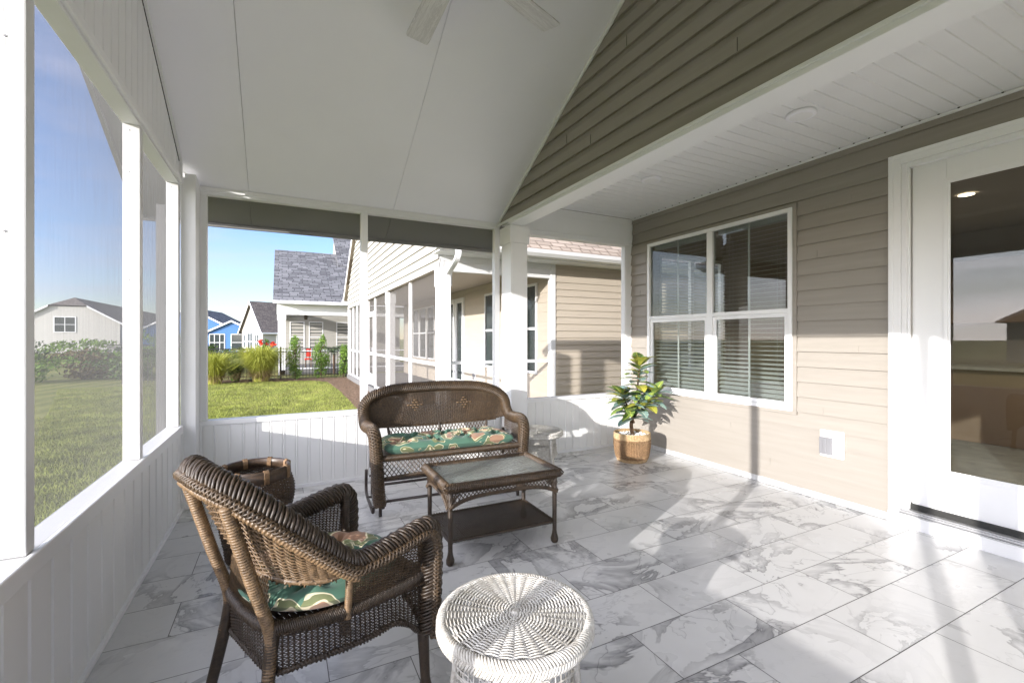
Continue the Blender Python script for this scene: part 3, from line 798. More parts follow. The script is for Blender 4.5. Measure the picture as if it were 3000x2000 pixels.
# ---- window
wn = MB()
fx0, fx1 = 3.868, 3.92
y0, y1 = 2.40, 4.12; z0, z1 = .685, 2.42
def frame(mb, xa, xb, ya, yb, za, zb, t):
    mb.box(xa, xb, ya, yb, zb-t, zb); mb.box(xa, xb, ya, yb, za, za+t); mb.box(xa, xb, ya, ya+t, za+t, zb-t); mb.box(xa, xb, yb-t, yb, za+t, zb-t)
frame(wn, fx0, fx1, y0, y1, z0, z1, .036)
wn.box(fx0+.001, fx1, 3.206, 3.272, z0+.036, z1-.036)
wn.box(fx0+.004, fx1, y0+.036, 3.206, 1.525, 1.562); wn.box(fx0+.004, fx1, 3.272, y1-.036, 1.525, 1.562)
win = wn.build('window', M['white'], hs, bevel=.003)
b = MB(); frame(b, 3.878, 3.905, 2.366, 4.154, .656, 2.45, .034); b.build('window_trim', M['siding'], win, bevel=.002)
for ya, yb in ((y0+.036, 3.206), (3.272, y1-.036)):
    b = MB(); frame(b, 3.884, 3.912, ya+.002, yb-.002, z0+.037, 1.524, .034)
    for yy in (ya+.02, yb-.03): b.box(3.880, 3.886, yy, yy+.012, z0+.045, z0+.062)
    b.build('sash', M['white'], win, bevel=.002)
    for za, zb, x in ((z0+.071, 1.49, 3.90), (1.562, z1-.036, 3.895)):
        q = .034 if za < 1 else 0
        b = MB(); b.box(x, x+.004, ya+q, yb-q, za, zb); b.build('pane', M['glass'], win)
        b = MB(); ym = (ya+yb)/2; b.box(x+.006, x+.014, ym-.009, ym+.009, za, zb); b.build('muntin', M['trim'], win)
# ---- door
dr = MB()
cy0, cy1 = DY
dr.box(3.862, 3.905, 1.632, 1.702, .0, 2.59); dr.box(3.862, 3.905, cy0, 1.632, 2.52, 2.59); dr.box(3.852, 3.863, 1.672, 1.702, .0, 2.59); dr.box(3.852, 3.863, cy0, 1.672, 2.56, 2.59)
dr.box(3.875, 3.99, 1.602, 1.632, .1, 2.52); dr.box(3.875, 3.99, cy0, 1.602, 2.49, 2.52); dr.box(3.88, 3.91, 1.59, 1.602, .12, 2.49)
dr.box(3.862, 3.905, cy0, cy0+.07, 0, 2.52)
dc = dr.build('door_frame', M['trim'], hs, bevel=.005)
door = MB(); dx0, dx1 = 3.925, 3.965
door.box(dx0, dx1, 1.405, 1.59, .155, 2.49); door.box(dx0, dx1, .52, 1.405, 2.345, 2.49); door.box(dx0, dx1, .52, 1.405, .155, .41); door.box(dx0, dx1, .49, .68, .155, 2.49)
dd = door.build('door', M['trim'], hs, bevel=.003)
b = MB()
for a, t_, xx in ((0, .022, 3.913), (.018, .018, 3.919)):
    frame(b, xx, 3.9245, .665+a*-1+.0, 1.42-a+0*t_, .395+a, 2.36-a, t_)
b.build('glazing_bead', M['trim'], dd, bevel=.003)
b = MB(); b.box(3.94, 3.945, .68, 1.405, .41, 2.345); b.build('pane', M['glass'], dd)
b = MB(); b.box(3.84, 3.98, cy0, 1.632, .098, .112); b.box(3.85, 3.90, cy0, 1.632, .112, .12); b.box(3.83, 3.86, cy0, 1.632, .088, .097); b.build('threshold', M['gray_metal'], hs, bevel=.002)
b = MB(); b.box(3.90, 3.98, .5, 1.60, .113, .156); b.build('weatherstrip', M['dark'], dd)
b = MB(); b.box(3.842, 3.93, cy0, 1.70, 0, .087); b.build('door_riser', M['trim'], hs, bevel=.002)
# ---- outlet cover on the wall
ot = thing('outdoor_outlet', 'square white outlet plate with a gray flip cover on the tan wall', 'outlet', (3.88, 2.086, .47))
b = MB(); b.box(3.872, 3.888, 2.0, 2.172, .365, .575); b.box(3.869, 3.873, 2.012, 2.16, .377, .563); b.build('plate', M['trim'], ot, bevel=.003)
b = MB(); b.box(3.845, 3.869, 2.072, 2.165, .385, .52); b.box(3.838, 3.846, 2.105, 2.135, .40, .505); b.build('cover', M['nickel'], ot, bevel=.006)

# ---- blinds behind the window
for ya, yb, lab in ((2.45, 3.20, 'near white slat blind behind the right half of the window'), (3.28, 4.08, 'far white slat blind behind the left half of the window')):
    bl = thing('window_blind', lab, 'blind', (3.97, (ya+yb)/2, .7), group='blinds in the window')
    b = MB(); z = .74
    while z < 2.33:
        tl = math.radians(8 if z > 1.25 else 8 + 30*min(1, (1.25-z)/.45)); dx, dz = .024*math.cos(tl), .024*math.sin(tl)
        p = [(3.98-dx, z-dz), (3.98, z+.0035), (3.98+dx, z+dz)]
        for (xa, za), (xb, zb) in zip(p[:-1], p[1:]): b.quad((xa,ya,za), (xa,yb,za), (xb,yb,zb), (xb,ya,zb))
        z += .041
    b.build('slat', M['blind'], bl)['kind'] = 'stuff'
    b = MB(); b.box(3.955, 4.005, ya, yb, 2.345, 2.395); b.build('headrail', M['blind'], bl)
    for yy in (ya+.13, yb-.13):
        b = MB(); b.tube([(3.953, yy, .73), (3.953, yy, 2.35)], .0014, 4); b.tube([(4.006, yy, .73), (4.006, yy, 2.35)], .0014, 4); b.build('cord', M['blind'], bl)

bl = thing('window_blind', 'sunlit white slat blind on the side window deep inside the room', 'blind', (5.0, 4.42, .9), group='blinds in the window')
b = MB(); z = .88
while z < 2.38:
    for (ya_, za_), (yb_, zb_) in (((4.40, z-.006), (4.44, z+.010)),): b.quad((4.38,ya_,za_), (5.62,ya_,za_), (5.62,yb_,zb_), (4.38,yb_,zb_))
    z += .041
b.build('slat', M['blind'], bl)['kind'] = 'stuff'
sw_ = MB(); frame(sw_, 4.40, 5.6, 4.462, 4.498, .85, 2.4, .04) if 0 else None
for args in ((4.40, 5.6, 4.455, 4.505, 2.36, 2.4), (4.40, 5.6, 4.455, 4.505, .85, .89), (4.40, 4.44, 4.455, 4.505, .89, 2.36), (5.56, 5.6, 4.455, 4.505, .89, 2.36), (4.97, 5.03, 4.455, 4.505, .89, 2.36), (4.44, 4.97, 4.46, 4.50, 1.60, 1.64), (5.03, 5.56, 4.46, 4.50, 1.60, 1.64)): sw_.box(*args)
sw_.build('window', M['white'], hs)

# ---- ceiling discs
for x, y, lab in ((3.05, 1.83, 'near round white ceiling speaker in the slatted soffit'), (3.055, 3.20, 'far round white ceiling speaker in the slatted soffit')):
    t_ = thing('ceiling_speaker', lab, 'speaker', (x, y, 2.76), group='round ceiling speakers')
    b = MB(); b.lathe([(.0, -.0005), (.072, -.0005), (.085, .003), (.09, .010), (.088, .0195)], 40, (x, y, 2.76)); b.build('rim', M['ceil'], t_, smooth=True)
    b = MB(); b.lathe([(.0, -.006), (.055, -.005), (.066, -.0008)], 40, (x, y, 2.76)); b.build('grille', M['white'], t_, smooth=True)

# ---- ceiling fan
fan = thing('ceiling_fan', 'five blade ceiling fan with whitewashed wood blades under the vaulted ceiling', 'fan', (.78, 2.13, 3.2))
b = MB(); b.lathe([(.0, -.07), (.07, -.068), (.085, -.05), (.085, .03), (.06, .06), (.02, .075)], 32, (.78, 2.13, 3.2), True); b.build('motor', M['white'], fan, smooth=True)
b = MB(); b.tube([(.78, 2.13, 3.27), (.78, 2.13, zc(2.13)-.002)], .013, 12); b.build('downrod', M['white'], fan)
for k in range(5):
    an = math.radians(91 - 70.5*k) if k < 2 else math.radians(91 - 70.5 - 72.7*(k-1))
    b = MB(); c, s_ = math.cos(an), math.sin(an)
    pr = [(.10,.055), (.18,.060), (.70,.072), (.735,.070), (.745,.062)]
    tilt = math.radians(9)
    def W(r, wv, z): 
        return (.0 + r, wv*math.cos(tilt), wv*math.sin(tilt) + z)
    for (r0, w0), (r1, w1) in zip(pr[:-1], pr[1:]):
        b.hexa([W(r0,-w0,0), W(r1,-w1,0), W(r1,w1,0), W(r0,w0,0), W(r0,-w0,.007), W(r1,-w1,.007), W(r1,w1,.007), W(r0,w0,.007)])
    o = b.build('blade', M['blade_wood'], fan, local=True); o.rotation_euler = (0, 0, an)
    b = MB(); b.box(.06, .2, -.02, .02, .006, .012); br = b.build('blade_arm', M['white'], o, local=True)
# ================================================================== wicker armchair (local: +x forward, +y its left)
def cushion(mb, cx, cy, z, hx, hy, th, tufts, crown=.3, rnd=.35, round_=False, n=44, seed=3):
    rr = random.Random(seed)
    nx = max(12, int(n*hx/max(hx, hy))); ny = max(12, int(n*hy/max(hx, hy)))
    idx = {}
    fold = [(rr.uniform(0, 6.28), rr.uniform(8, 17), rr.uniform(0, 3.14)) for _ in tufts]
    def pos(i, j, side):
        u = -1+2*i/nx; v = -1+2*j/ny
        # squircle outline
        if round_:
            a = math.atan2(v, u); m = max(abs(u), abs(v)); x = m*math.cos(a); y = m*math.sin(a)
            k = m**1.0; x, y = x*1.0, y*1.0; e = m
        else:
            e = (abs(u)**6 + abs(v)**6)**(1/6); e = min(e, 1.0)
            q = max(abs(u), abs(v)); s = 1 - .06*(abs(u*v))**3; x, y = u*s, v*s; e = q
        prof = (1-e**4)**.5 if e < 1 else 0
        h = th*.5*prof
        X, Y = cx+x*hx, cy+y*hy
        dz = 0
        for (tx, ty), (ph, fr, an) in zip(tufts, fold):
            dd = math.hypot(X-tx, Y-ty)
            dz += -th*.40*math.exp(-(dd/.030)**2) - th*.20*math.exp(-(dd/.095)**2)*(1+.8*math.cos(5*math.atan2(Y-ty, X-tx)+ph)) - th*.07*math.exp(-(dd/.13)**2)*math.cos(9*math.atan2(Y-ty, X-tx)+2*ph)
        wr = .003*math.sin(40*X+8*math.sin(30*Y)) * prof
        return (X, Y, z + th*.5 + side*(h + (dz*prof + wr if side > 0 else 0)))
    for side in (1, -1):
        b0 = len(mb.v)
        for i in range(nx+1):
            for j in range(ny+1): mb.v.append(pos(i, j, side))
        for i in range(nx):
            for j in range(ny):
                q = [b0+i*(ny+1)+j, b0+(i+1)*(ny+1)+j, b0+(i+1)*(ny+1)+j+1, b0+i*(ny+1)+j+1]
                mb.f.append(tuple(q if side > 0 else q[::-1])); mb.uv.append(None)
def mirror(P): return [V((p[0], -p[1], p[2])) for p in P]

def make_armchair():
    t = thing('wicker_armchair', 'brown wicker armchair with a rolled braided rim and green printed seat cushion, seen from behind', 'armchair', (-.088, 1.69, 0), math.radians(23))
    # rolled rim
    half = [(.495,-.283,.24),(.505,-.283,.40),(.507,-.284,.54),(.495,-.285,.605),(.455,-.287,.622),(.35,-.288,.607),(.25,-.283,.592),(.18,-.276,.600),(.08,-.258,.69),(-.02,-.228,.790),(-.095,-.168,.862),(-.140,-.085,.897),(-.150,0,.908)]
    H = catmull(half, 10)
    full = H + [V((p.x, -p.y, p.z)) for p in reversed(H[:-1])]
    arm_len = len(catmull(half[:8], 10))
    b = MB()
    rope(b, full, .037, 7, .085, .0056, 5, 1, flat=.80, up=(0, -.3, 1), ripple=(.033, .06))
    o = b.build('rim', M['wicker_dark'], t, True, local=True)
    b = MB()
    # braided selvedge under the outer edge of the roll
    def offs(P, out, dz):
        Q = []
        for i, p in enumerate(P):
            tg = (P[min(i+1, len(P)-1)]-P[max(i-1, 0)]).normalized()
            c = V((.18, 0, p.z)); o_ = V((p.x-c.x, p.y-c.y, 0)); 
            if p.x > .18: o_ = V((0, math.copysign(1, p.y), 0))
            o_ = o_ - tg*o_.dot(tg); o_.normalize(); Q.append(p + o_*out + V((0, 0, dz)))
        return Q
    E1 = offs(full, .030, -.012)
    rope(b, E1, .013, 4, .055, .0042, 5, 1, core=True); rope(b, E1, .0145, 4, .055, .0040, 5, -1, core=False)
    b.build('braid', M['wicker'], t, True, local=True)
    E2 = offs([p for p in full[arm_len-4:len(full)-arm_len+4]], .024, -.036)
    b = MB(); wrapped(b, E2, .0125, .012, .0018, 8, 4); b.build('rim_pole', M['wicker_gold'], t, True, local=True)
    # rear posts and legs
    for s in (-1, 1):
        b = MB(); wrapped(b, catmull([(-.022, s*.182, .30), (-.010, s*.170, .42), (-.062, s*.172, .60), (-.130, s*.176, .838)], 8), [.0170, .0185], .0085, .0013, 10, 4); b.build('back_post', M['wicker_gold'], t, True, local=True)
        b = MB(); wrapped(b, catmull([(.0, s*.168, .44), (-.02, s*.18, .30), (-.065, s*.245, .0)], 6), [.0200, .0165], .005, .0008, 10, 3); b.build('leg', M['wicker_dark'], t, True, local=True)
        b = MB(); wrapped(b, [(.478, s*.262, .60), (.480, s*.264, .25)], [.0150, .0165], .009, .0014, 9, 3); wrapped(b, [(.480, s*.266, .25), (.483, s*.277, .06)], [.0215, .0165], .005, .0008, 9, 3); lg = b.build('leg', M['wicker_dark'], t, True, local=True)
        b = MB(); b.lathe([(.017,.075),(.019,.062),(.027,.030),(.026,.008),(.018,0)], 14, (.483, s*.277, 0)); b.build('foot', M['wicker_dark'], lg, True, local=True)
        b = MB(); wrapped(b, [(.185, s*.262, .42), (.19, s*.268, .565)], .0115, .006, .001, 8, 3); b.build('arm_post', M['wicker_gold'], t, True, local=True)
    # seat ring
    ring = catmull([(.485,0,.440),(.485,-.16,.440),(.475,-.262,.440),(.34,-.268,.438),(.20,-.255,.438),(.07,-.215,.438),(-.005,-.150,.438),(-.022,0,.438)], 8)
    ringf = ring + [V((p.x,-p.y,p.z)) for p in reversed(ring[1:-1])]
    b = MB(); rope(b, ringf + [ringf[0]], .0195, 6, .034, .0030, 5, 1, core=True, closed=False, step=.004); b.build('seat_rail', M['wicker_dark'], t, True, local=True)
    # seat deck
    b = MB()
    for i in range(15):
        y = -.24+i*.034; b.box(.0+abs(y)*.3, .47, y-.004, y+.004, .425, .431)
    for i in range(26): 
        x = .02+i*.018; b.box(x-.007, x+.007, -.21-.1*min(1, x*2), .21+.1*min(1, x*2), .429, .433)
    b.build('seat', M['wicker_dark'], t, local=True)
    # back panel, basket weave
    top = at_len(offs([p for p in full[arm_len:len(full)-arm_len]], -.010, -.026), 60)
    lowh = catmull([(.19,-.268,.572),(.12,-.258,.565),(.045,-.205,.572),(.0,-.12,.580),(-.015,0,.580)], 8)
    lowf = lowh + [V((p.x,-p.y,p.z)) for p in reversed(lowh[:-1])]
    low = at_len(lowf, 60)
    S = ruled(low, top, .012, cxy=(.2, 0, .7))
    b = MB(); weave(b, S, 30, 32, w=.0066, h=.0034, amp=.0048, stake=.010)
    b.build('backrest', M['wicker_gold'], t, True, local=True)
    b = MB(); rope(b, lowf, .0115, 1, .0105, .0052, 5, 1); b.build('back_rail', M['wicker_gold'], t, True, local=True)
    # lower skirt of the back between the posts: slanted crossing strands
    A = at_len(catmull([(-.015,-.155,.44), (-.020, 0, .44), (-.015,.155,.44)], 8), 20); B = at_len(catmull([(-.005,-.150,.585), (-.018,0,.583), (-.005,.150,.585)], 8), 20)
    b = MB(); lattice(b, ruled(A, B), 30, 6, .005, .004, .9); b.build('back_lattice', M['wicker'], t, local=True)
    # arm panels
    for s in (-1, 1):
        up = at_len([V((p.x, p.y*(-s), p.z-.02)) for p in H[28:arm_len+1]][::-1], 20)
        dn = at_len(catmull([(.19, s*.258, .425), (.33, s*.266, .425), (.47, s*.262, .425)], 6), 20)
        S = ruled(dn, up, 0, cxy=(.3, 0, .5)); b = MB(); weave(b, S, 20, 34, w=.0042, h=.003, amp=.0028, stake=.0055); b.build('arm_panel', M['wicker'], t, True, local=True)
    # front braces (wing between arm front and leg)
        A = at_len([V((.480, s*.272, .24)), V((.478, s*.266, .60))], 6); B = at_len([V((.507, s*.283, .26)), V((.512, s*.285, .58))], 6)
        b = MB(); weave(b, ruled(A, B, 0), 34, 4, .0035, .003, .002, stake=.003); b.build('arm_front', M['wicker_dark'], t, True, local=True)
    # apron
    apt = at_len(ringf + [ringf[0]], 120)
    def apz(p):
        # legs come down at |y|~.27 front and |y|~.17 rear
        dl = min(math.hypot(p.x-.478, abs(p.y)-.262), math.hypot(p.x+.005, abs(p.y)-.165))
        return .330 - .085*math.exp(-(dl/.07)**2) if p.x > .3 else .325 - .02*math.exp(-(dl/.07)**2)
    apb = [V((p.x*1.0, p.y*1.02, apz(p))) for p in apt]
    S = ruled([V((p.x, p.y, p.z-.012)) for p in apt], apb, .004, cxy=(.24, 0, .36))
    b = MB(); weave(b, S, 116, 21, w=.0038, h=.003, amp=.0028, stake=.0065); b.build('apron', M['wicker_dark'], t, True, local=True)
    b = MB(); rope(b, apb, .0085, 2, .022, .0042, 5, 1); b.build('apron_rail', M['wicker_dark'], t, True, local=True)
    return t
chair = make_armchair()
b = MB(); cushion(b, .0, .0, 0, .262, .255, .095, [(.0, .0), (.11, .10), (.11, -.10), (-.11, .10), (-.11, -.10)], round_=True, n=56)
cu = b.build('seat_cushion', M['cushion'], None, True)
cu.location = (-.088+.9205*.235, 1.69+.3907*.235, .436); cu.rotation_euler = (0, 0, math.radians(23))
tag(cu, 'round green and brown printed cushion on the brown wicker armchair', 'cushion')

# ================================================================== glider bench (local: x along the bench, y towards its back)
def make_glider():
    t = thing('glider_bench', 'brown wicker two seat glider bench with diamond pattern back on a black sled base', 'bench', (1.195, 3.34, 0), math.radians(-2.5))
    Wd = .575
    half = [(-Wd+.015,.03,.09),(-Wd-.0,.02,.22),(-Wd-.012,.02,.45),(-Wd-.022,.03,.57),(-Wd-.030,.10,.622),(-Wd-.035,.25,.618),(-Wd-.045,.38,.615),(-Wd-.050,.46,.66),(-Wd-.045,.51,.75),(-Wd+.02,.545,.815),(-Wd+.13,.56,.855),(-.30,.57,.876),(0,.575,.885)]
    H = catmull(half, 9); full = H + [V((-p.x, p.y, p.z)) for p in reversed(H[:-1])]
    b = MB(); rope(b, full, .038, 7, .13, .0068, 5, 1, flat=1.0, up=(0,-1,.2)); rope(b, full, .042, 7, .13, .0064, 5, -1, core=False, up=(0,-1,.2))
    b.build('rim', M['wicker'], t, True, local=True)
    ja = len(catmull(half[:8], 9))
    # back panel dense
    top = at_len([p + V((0,-.012,-.025)) for p in full[ja:len(full)-ja]], 90)
    bot = at_len([V((-Wd-.02,.44,.60)), V((-Wd+.07,.475,.575)), V((0,.485,.565)), V((Wd-.07,.475,.575)), V((Wd+.02,.44,.60))], 90)
    S = ruled(bot, top, -.0, cxy=(0, 3, .7))
    b = MB(); 
    weave(b, S, 64, 48, w=.0062, h=.0034, amp=.0052, stake=.0080)
    bk = b.build('backrest', M['wicker'], t, True, local=True)
    # open diamonds woven proud of the back
    for cx in (-.20, .24):
        b = MB()
        for i in range(-4, 5):
            for j in range(-2, 3):
                if abs(i)/4.5 + abs(j)/2.6 > 1.0: continue
                if (i+j) % 2: continue
                x = cx + i*.0145; z = .735 + j*.021
                uu = (x+Wd)/(2*Wd); y = .5 + (z-.565)*.20
                b.strand([V((x-.013, y-.010, z)), V((x-.006, y-.017, z)), V((x+.006, y-.017, z)), V((x+.013, y-.010, z))], [V((0,-1,0))]*4, .013, .006)
        b.build('diamond', M['wicker_gold'], t, True, local=True)
    b = MB(); rope(b, bot[6:-6], .0105, 1, .011, .005, 5); b.build('back_rail', M['wicker'], t, True, local=True)
    # lattice under the back
    A = at_len([V((-.41,.42,.44)), V((.41,.42,.44))], 10); B = at_len([V((-.43,.478,.566)), V((.43,.478,.566))], 10)
    b = MB(); lattice(b, ruled(A, B), 30, 3, .0066, .0045, .9); b.strand([V((-.41,.448,.50)), V((.41,.448,.50))], [V((0,-1,0))]*2, .007, .005); b.build('back_lattice', M['wicker'], t, local=True)
    for s in (-1, 0, 1):
        b = MB(); wrapped(b, [(s*.42,.415,.42),(s*.435,.48,.575)], .011, .006, .0009, 8); b.build('back_post', M['wicker_dark'], t, True, local=True)
    # arm panels
    for s in (-1, 1):
        up = at_len([V((-s*p.x, p.y, p.z-.02)) for p in H[30:ja+4]], 16) ; dn = at_len([V((s*Wd,.06,.44)), V((s*Wd,.40,.44))], 16)
        b = MB(); weave(b, ruled(dn, up, 0, cxy=(0,.2,.5)), 18, 22, .0045, .003, .003, stake=.0055); b.build('arm_panel', M['wicker'], t, True, local=True)
        b = MB(); weave(b, ruled(at_len([V((s*(Wd-.10), .03, .575)), V((s*(Wd-.02), .03, .60))], 6), at_len([V((s*(Wd-.11), .44, .575)), V((s*(Wd-.02), .42, .60))], 6), 0), 8, 40, .0045, .003, .003, stake=.0055) if 0 else None
    # seat rails and aprons
    b = MB(); rope(b, catmull([(-Wd+.03,.02,.428),(0,.0,.428),(Wd-.03,.02,.428)],8), .0205, 4, .040, .0044, 5, step=.004); b.build('seat_rail', M['wicker'], t, True, local=True)
    b = MB(); b.box(-Wd+.02, Wd-.02, .02, .42, .412, .420); b.build('seat', M['wicker_dark'], t, local=True)
    A = at_len(catmull([(-Wd+.03,.015,.412),(0,-.004,.412),(Wd-.03,.015,.412)], 6), 20); B = at_len(catmull([(-Wd+.03,.02,.278),(-.3,.01,.295),(0,.0,.30),(.3,.01,.295),(Wd-.03,.02,.278)], 6), 20)
    b = MB(); lattice(b, ruled(A, B), 34, 3, .0068, .0045, 1.0)
    for x in (-.19, .19): b.strand([V((x,.005,.412)), V((x,.008,.29))], [V((0,-1,0))]*2, .008, .006)
    b.build('front_apron', M['wicker'], t, local=True)
    b = MB(); rope(b, B, .0115, 3, .030, .0042, 5, step=.004); b.build('apron_rail', M['wicker'], t, True, local=True)
    for s in (-1, 1):
        A = at_len([V((s*(Wd-.0),.04,.43)), V((s*(Wd-.0),.42,.43))], 10); B = at_len([V((s*(Wd-.0),.04,.27)), V((s*(Wd-.0),.42,.29))], 10)
        b = MB(); lattice(b, ruled(A, B), 13, 3, .0066, .0045, 1.0); b.build('side_apron', M['wicker'], t, local=True)
        wrapped_leg = MB(); wrapped(wrapped_leg, [(s*(Wd-.0),.42,.50),(s*(Wd-.0),.42,.27)], .014, .006, .001, 8); wrapped_leg.build('rear_post', M['wicker_dark'], t, True, local=True)
        b = MB(); b.tube([(s*(Wd-.005),.03,.20),(s*(Wd-.03),.03,.155),(s*(Wd-.035),.03,.065)], [.030,.024,.013], 12); b.build('arm_foot', M['metal_brown'], t, True, local=True)
        # black sled base
        b = MB(); b.tube(catmull([(s*.555,.06,.0),(s*.555,.06,.20),(s*.555,.10,.245),(s*.555,.36,.245),(s*.555,.41,.20),(s*.555,.42,0)], 6), .0125, 10); b.build('base_frame', M['metal_brown'], t, True, local=True)
        b = MB(); b.tube(catmull([(s*.61,.44,.25),(s*.61,.45,.10),(s*.61,.37,.055),(s*.61,.10,.045),(s*.61,.03,.05),(s*.61,.02,.09)], 6), .012, 10); b.build('glide_rail', M['metal_brown'], t, True, local=True)
        for yy in (.11, .34):
            b = MB(); b.box(s*.585-.003, s*.585+.003, yy-.008, yy+.008, .05, .235); b.tube([(s*.60-.02,yy,.06),(s*.60+.02,yy,.06)], .009, 10); b.tube([(s*.58-.02,yy,.225),(s*.58+.02,yy,.225)], .009, 10); b.build('glide_link', M['metal_brown'], t, True, local=True)
    for yy, z in ((.07,.10),(.42,.12),(.10,.247)):
        b = MB(); b.tube([(-.555,yy,z),(.555,yy,z)], .011, 10); b.build('cross_bar', M['metal_brown'], t, True, local=True)
    return t
gl = make_glider()
b = MB(); cushion(b, 0, 0, 0, .535, .205, .118, [(-.40,-.07),(-.135,-.07),(.135,-.07),(.40,-.07),(-.27,.07),(0,.07),(.27,.07)], n=110, seed=5)
gc = b.build('bench_cushion', M['cushion'], None, True); gc.location = (1.195+.0092, 3.34+.225, .425); gc.rotation_euler = (0, 0, math.radians(-2.5))
tag(gc, 'long tufted green and brown printed cushion on the glider bench', 'cushion')

# ================================================================== coffee table
def make_table():
    t = thing('coffee_table', 'brown wicker coffee table with pebbled glass top and lower shelf', 'coffee table', (1.215, 2.715, 0), math.radians(-1.0))
    hx, hy, z = .37, .235, .447
    c = .03
    loop = [(-hx+c,-hy,z),(0,-hy,z),(hx-c,-hy,z),(hx,-hy+c,z),(hx,0,z),(hx,hy-c,z),(hx-c,hy,z),(0,hy,z),(-hx+c,hy,z),(-hx,hy-c,z),(-hx,0,z),(-hx,-hy+c,z)]
    Lp = catmull(loop, 8, True)
    b = MB(); rope(b, Lp + [Lp[0]], .0225, 4, .050, .0052, 5, 1, up=(0,0,1), step=.004); rope(b, Lp + [Lp[0]], .0250, 4, .055, .0046, 5, -1, core=False, up=(0,0,1), step=.004); b.build('rim', M['wicker'], t, True, local=True)
    b = MB(); b.box(-hx+.022, hx-.022, -hy+.022, hy-.022, z+.004, z+.010); b.build('glass_top', M['glass_table'], t, local=True)
    for s, q in (('x',-1),('x',1),('y',-1),('y',1)):
        def pt(u, zz, o=0):
            return V((u*(hx-.012), q*(hy-.006), zz)) if s == 'x' else V((q*(hx-.006), u*(hy-.012), zz))
        A = at_len([pt(-1, z-.02), pt(1, z-.02)], 20)
        n = 20; B = [pt(-1+2*i/n, .385 - .055*abs(-1+2*i/n)**4 - .0) for i in range(n+1)]
        b = MB(); lattice(b, ruled(A, B), 30 if s == 'x' else 18, 2, .0060, .0042, 1.0)
        A2 = [pt(-1+2*i/n, .345 - .055*abs(-1+2*i/n)**4) for i in range(n+1)]
        b.build('apron', M['wicker'], t, local=True)
        b = MB(); rope(b, [p + V((0,0,-.004)) for p in B], .0095, 3, .028, .0045, 5); b.build('apron_rail', M['wicker'], t, True, local=True)
        b = MB(); b.strand([V(p) - V((0,0,.0)) for p in at_len([pt(-1, z-.032), pt(1, z-.032)], 4)], [V((0,q,0)) if s == 'x' else V((q,0,0))]*5, .012, .010); b.build('inner_rail', M['wicker_dark'], t, local=True)
    for sx in (-1, 1):
        for sy in (-1, 1):
            x, y = sx*(hx-.022), sy*(hy-.018)
            b = MB(); wrapped(b, [(x,y,.43),(x,y,.06)], [.0155,.0135], .006, .0009, 9); lg = b.build('leg', M['wicker_dark'], t, True, local=True)
            b = MB(); b.lathe([(.0145,.075),(.016,.060),(.025,.030),(.024,.010),(.016,0)], 14, (x,y,0)); b.build('foot', M['wicker_dark'], lg, True, local=True)
            b = MB(); lattice(b, ruled(at_len([V((x-sx*.01,y,.42)), V((x-sx*.07,y,.40))], 4), at_len([V((x-sx*.006,y,.33)), V((x-sx*.03,y,.375))], 4)), 6, 3, .004, .003); b.build('corner_brace', M['wicker'], t, local=True)
    S = lambda u, v: (V((-.345+.69*u, -.215+.43*v, .135)), V((0,0,1)))
    b = MB(); weave(b, S, 52, 60, .006, .0034, .0026, stake=.0055); b.build('shelf', M['wicker_dark'], t, True, local=True)
    b = MB(); q = [(-.348,-.218,.133),(.348,-.218,.133),(.348,.218,.133),(-.348,.218,.133)]
    for i in range(4): rope(b, [q[i], q[(i+1) % 4]], .0095, 1, .009, .0045, 5)
    b.build('shelf_rail', M['wicker_dark'], t, True, local=True)
    return t
make_table()

